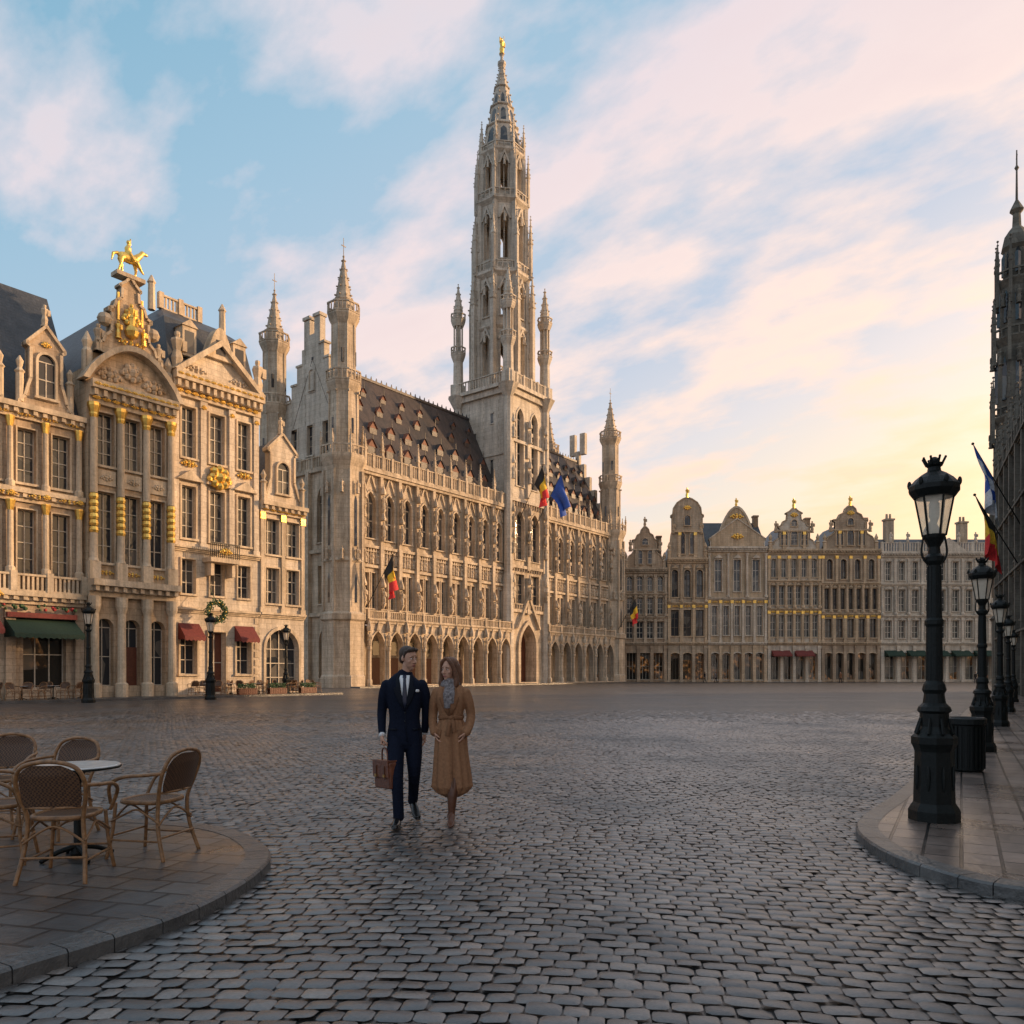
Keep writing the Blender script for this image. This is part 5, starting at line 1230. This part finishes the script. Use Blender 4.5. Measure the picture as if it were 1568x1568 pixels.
acc_ell(A,(.02,-.125,1.118),(.026,.016,.024)); acc_limb(A,[(.015,-.125,1.11),(.0,-.145,1.03),(-.012,-.15,.93)],[(.019,.005),(.02,.005),(.022,.005)],8); acc_limb(A,[(.03,-.125,1.11),(.05,-.14,1.04),(.06,-.142,.97)],[(.019,.005),(.02,.005),(.021,.005)],8)
accobj('belt',A,coat2,wo)
patch('coat_lapel_r',T2,[(1.14,-.012,.01),(1.22,-.065,-.01),(1.31,-.10,-.022),(1.33,-.10,-.03),(1.34,-.075,-.03),(1.42,-.075,-.035),(1.46,-.05,-.03)],.012,coat2,wo,5,.008)
patch('coat_lapel_l',T2,[(1.14,.0,.02),(1.22,.012,.07),(1.31,.022,.10),(1.33,.03,.10),(1.34,.03,.075),(1.42,.035,.075),(1.46,.03,.05)],.0125,coat2,wo,5,.008)
patch('coat_front_edge',T2,[(.39,.045,.053),(.7,.04,.047),(.93,.03,.036),(1.09,.02,.026)],.012,coat2,wo,1,.008)
for s_ in (-1,1): patch('pocket_flap_%s'%('r' if s_<0 else 'l'),T2,[(.90,s_*.13-.03,s_*.13+.03),(.99,s_*.115-.03,s_*.115+.03)],.012,coat2,wo,2,.008)
A=([],[])
for i in range(4):
    zz=1.445+i*.018; rr=.086-.006*i; ring=[(rr*1.05*math.cos(a)+.004*math.sin(3*a+i),rr*.95*math.sin(a)-.008,zz+.012*math.sin(2*a+i*1.7)) for a in [2*math.pi*j/20 for j in range(21)]]
    acc_limb(A,ring,[.022]*21,8,ref=(0,0,1),cap=False)
acc_limb(A,[(-.01,-.09,1.45),(-.02,-.130,1.36),(-.015,-.137,1.22)],[(.038,.016),(.045,.013),(.034,.009)],12); acc_limb(A,[(.025,-.09,1.45),(.03,-.128,1.37),(.028,-.134,1.27)],[(.03,.016),(.034,.013),(.028,.009)],12)
accobj('scarf',A,scarf,wo,.006,1)
head(wo,(-.012,-.012,1.508),R(-26),R(2),.98,'f')
hand(wo,'hand_r',(-.162,-.062,.955),(R(-12),R(-25),0),.5,1,.85); hand(wo,'hand_l',(.162,-.062,.955),(R(-12),R(25),0),.5,-1,.85)
A=([],[])
acc_limb(A,[(-.07,0,.75),(-.06,.03,.47),(-.035,.12,.30),(-.025,.23,.16),(-.022,.245,.13)],[.075,.055,.05,.036,.036],16,sm=3)
acc_limb(A,[(.07,0,.75),(.055,-.08,.47),(.035,-.12,.30),(.03,-.13,.12),(.03,-.13,.07)],[.075,.055,.052,.036,.036],16,sm=3)
def boot(A,heel,toe,hh):
    heel=Vector(heel); toe=Vector(toe); d=toe-heel; up=Vector((0,0,1))
    pts=[heel+d*t+up*z for t,z in ((.05,.045+hh),(.3,.045+hh*.8),(.6,.032+hh*.2),(.8,.024),(.97,.018))]
    acc_limb(A,pts,[(.03,.04),(.032,.042),(.038,.028),(.037,.02),(.02,.013)],14,sm=2)
    acc_limb(A,[heel+d*.05+up*(hh+.01),heel+d*.05+up*.004],[.02,.015],10)
boot(A,(.03,-.10,0),(.05,-.32,0),.05); boot(A,(-.022,.275,.09),(-.03,.06,.0),.05)
accobj('boots',A,bootm,wo,.006,2)
def walker(name,loc,rz,c1,c2,h=1.72,st=.22):
    rt=empty(name,loc,rz,h/1.72); A=([],[])
    acc_limb(A,[(0,0,.82),(0,0,1.0),(0,0,1.2),(0,0,1.38),(0,0,1.45)],[(.17,.12),(.15,.11),(.17,.12),(.18,.11),(.08,.07)],16,sm=2)
    for s_ in (-1,1): acc_limb(A,[(s_*.17,0,1.37),(s_*.2,.02*s_,1.12),(s_*.2,-.12*s_*st*3,.86)],[.055,.045,.035],10,sm=2)
    accobj('jacket',A,c1,rt,.015,2); A=([],[])
    for s_ in (-1,1): acc_limb(A,[(s_*.08,0,.88),(s_*.08,s_*st*.4,.46),(s_*.08,s_*st,.07)],[.085,.06,.045],10,sm=2); acc_limb(A,[(s_*.08,s_*st+.03,.04),(s_*.08,s_*st-.17,.03)],[.04,.03],8)
    accobj('trousers',A,c2,rt,.015,1); A=([],[])
    acc_ell(A,(0,-.01,1.6),(.075,.09,.115)); acc_limb(A,[(0,0,1.43),(0,0,1.52)],[.05,.05]); acc_ell(A,(0,-.1,1.59),(.012,.02,.02))
    for s_ in (-1,1):
        acc_ell(A,(s_*.2,-.12*s_*st*3,.80),(.025,.03,.05))
        for j in range(4): acc_limb(A,[(s_*.2,-.12*s_*st*3-.022+j*.015,.77),(s_*.19,-.12*s_*st*3-.022+j*.015,.71)],[.008,.006],6)
    accobj('head_and_hands',A,skin,rt); A=([],[]); acc_ell(A,(0,.015,1.635),(.085,.095,.09)); accobj('hair',A,hairm,rt)
wk=[((31,126,0),1.5,suit,blackl),((33.0,127,0),1.5,scarf,suit),((52,124,0),-1,coat2,suit),((71,120,0),2,blackl,suit)]
for i,(l,r_,a_,b_) in enumerate(wk): walker('pedestrian' if i==0 else 'pedestrian.%03d'%i,l,r_,a_,b_)
# ------------------------------------------------------------------ WORLD
w=bpy.data.worlds.new('World'); scene.world=w; w.use_nodes=True; nt=w.node_tree; nt.nodes.clear()
AZ,EL=R(75),R(12)
sv=Vector((math.sin(AZ)*math.cos(EL),math.cos(AZ)*math.cos(EL),math.sin(EL)))
sky=N(nt,'ShaderNodeTexSky',sky_type='NISHITA'); sky.sun_disc=False; sky.sun_elevation=EL; sky.sun_rotation=AZ; sky.dust_density=2.0
tc=N(nt,'ShaderNodeTexCoord').outputs['Generated']
def dotn(vec,v):
    d=N(nt,'ShaderNodeVectorMath',operation='DOT_PRODUCT'); nt.links.new(vec,d.inputs[0]); d.inputs[1].default_value=v; return d.outputs['Value']
sep=N(nt,'ShaderNodeSeparateXYZ'); nt.links.new(tc,sep.inputs[0]); z=sep.outputs[2]
s_=dotn(tc,(math.sin(AZ),math.cos(AZ),0))
zc=math_(nt,'MAXIMUM',z,0.0)
t=math_(nt,'ADD',math_(nt,'SUBTRACT',zc,math_(nt,'MULTIPLY',s_,.45)),.3)
base=ramp(nt,[(.0,(1.0,.72,.36)),(.14,(1.0,.80,.48)),(.26,(1.0,.85,.67)),(.37,(.82,.78,.79)),(.52,(.56,.64,.77)),(.70,(.47,.61,.75)),(.85,(.36,.56,.72)),(1.0,(.26,.49,.66))],t).outputs[0]
ns=mixc(nt,sky.outputs[0],(.09,.09,.09),1.0,'MULTIPLY')
base=mixc(nt,base,ns,.12)
den=math_(nt,'ADD',zc,.20)
cx=math_(nt,'DIVIDE',sep.outputs[0],den); cy=math_(nt,'DIVIDE',sep.outputs[1],den)
cb=N(nt,'ShaderNodeCombineXYZ'); nt.links.new(cx,cb.inputs[0]); nt.links.new(cy,cb.inputs[1])
ca_=math_(nt,'MULTIPLY',dotn(cb.outputs[0],(-.75,.66,0)),2.0); cb_=math_(nt,'MULTIPLY',dotn(cb.outputs[0],(.66,.75,0)),3.4)
cc=N(nt,'ShaderNodeCombineXYZ'); nt.links.new(ca_,cc.inputs[0]); nt.links.new(cb_,cc.inputs[1]); cc.inputs[2].default_value=2.3
n1=noise(nt,cc.outputs[0],1.45,7,.55); n2=noise(nt,cc.outputs[0],.42,2,.5)
dens=math_(nt,'ADD',math_(nt,'MULTIPLY',n1,.80),math_(nt,'MULTIPLY',n2,.32))
cm=ramp(nt,[(.50,0),(.57,.45),(.65,1.0)],dens).outputs[0]
ccol=ramp(nt,[(.06,(1.12,.74,.40)),(.24,(1.12,.72,.48)),(.40,(1.08,.80,.65)),(.56,(.98,.78,.71)),(.75,(.84,.71,.73)),(1,(.70,.67,.73))],t).outputs[0]
colr=mixc(nt,base,ccol,math_(nt,'MULTIPLY',cm,.9))
bel=ramp(nt,[(.63,0),(.75,.4)],dens).outputs[0]
colr=mixc(nt,colr,(.80,.66,.67),bel)
glow=math_(nt,'MULTIPLY',math_(nt,'POWER',math_(nt,'MAXIMUM',s_,0.0),6.0),math_(nt,'MAXIMUM',math_(nt,'SUBTRACT',1.0,math_(nt,'MULTIPLY',zc,1.6)),0.0))
gl=mixc(nt,(0,0,0),(3.6,1.8,.7),glow)
add=mixc(nt,colr,gl,1.0,'ADD')
bg=N(nt,'ShaderNodeBackground'); nt.links.new(add,bg.inputs[0]); bg.inputs[1].default_value=1.08
o=N(nt,'ShaderNodeOutputWorld'); nt.links.new(bg.outputs[0],o.inputs[0])
L_=bpy.data.lights.new('sun','SUN'); L_.energy=5.0; L_.angle=R(1.5); L_.color=(1,.64,.35); lo=bpy.data.objects.new('sun',L_); lo.rotation_euler=sv.to_track_quat('Z','Y').to_euler(); lo.location=(60,40,60); col.objects.link(lo)
# ------------------------------------------------------------------ CAMERA
cam=bpy.data.cameras.new('camera'); cam.sensor_width=36; cam.lens=36*1200/1568; cam.shift_y=246/1568; cam.clip_end=4000; cam.clip_start=.05
co=bpy.data.objects.new('camera',cam); co.location=(0,0,1.6); co.rotation_euler=(R(90),0,0); col.objects.link(co); scene.camera=co
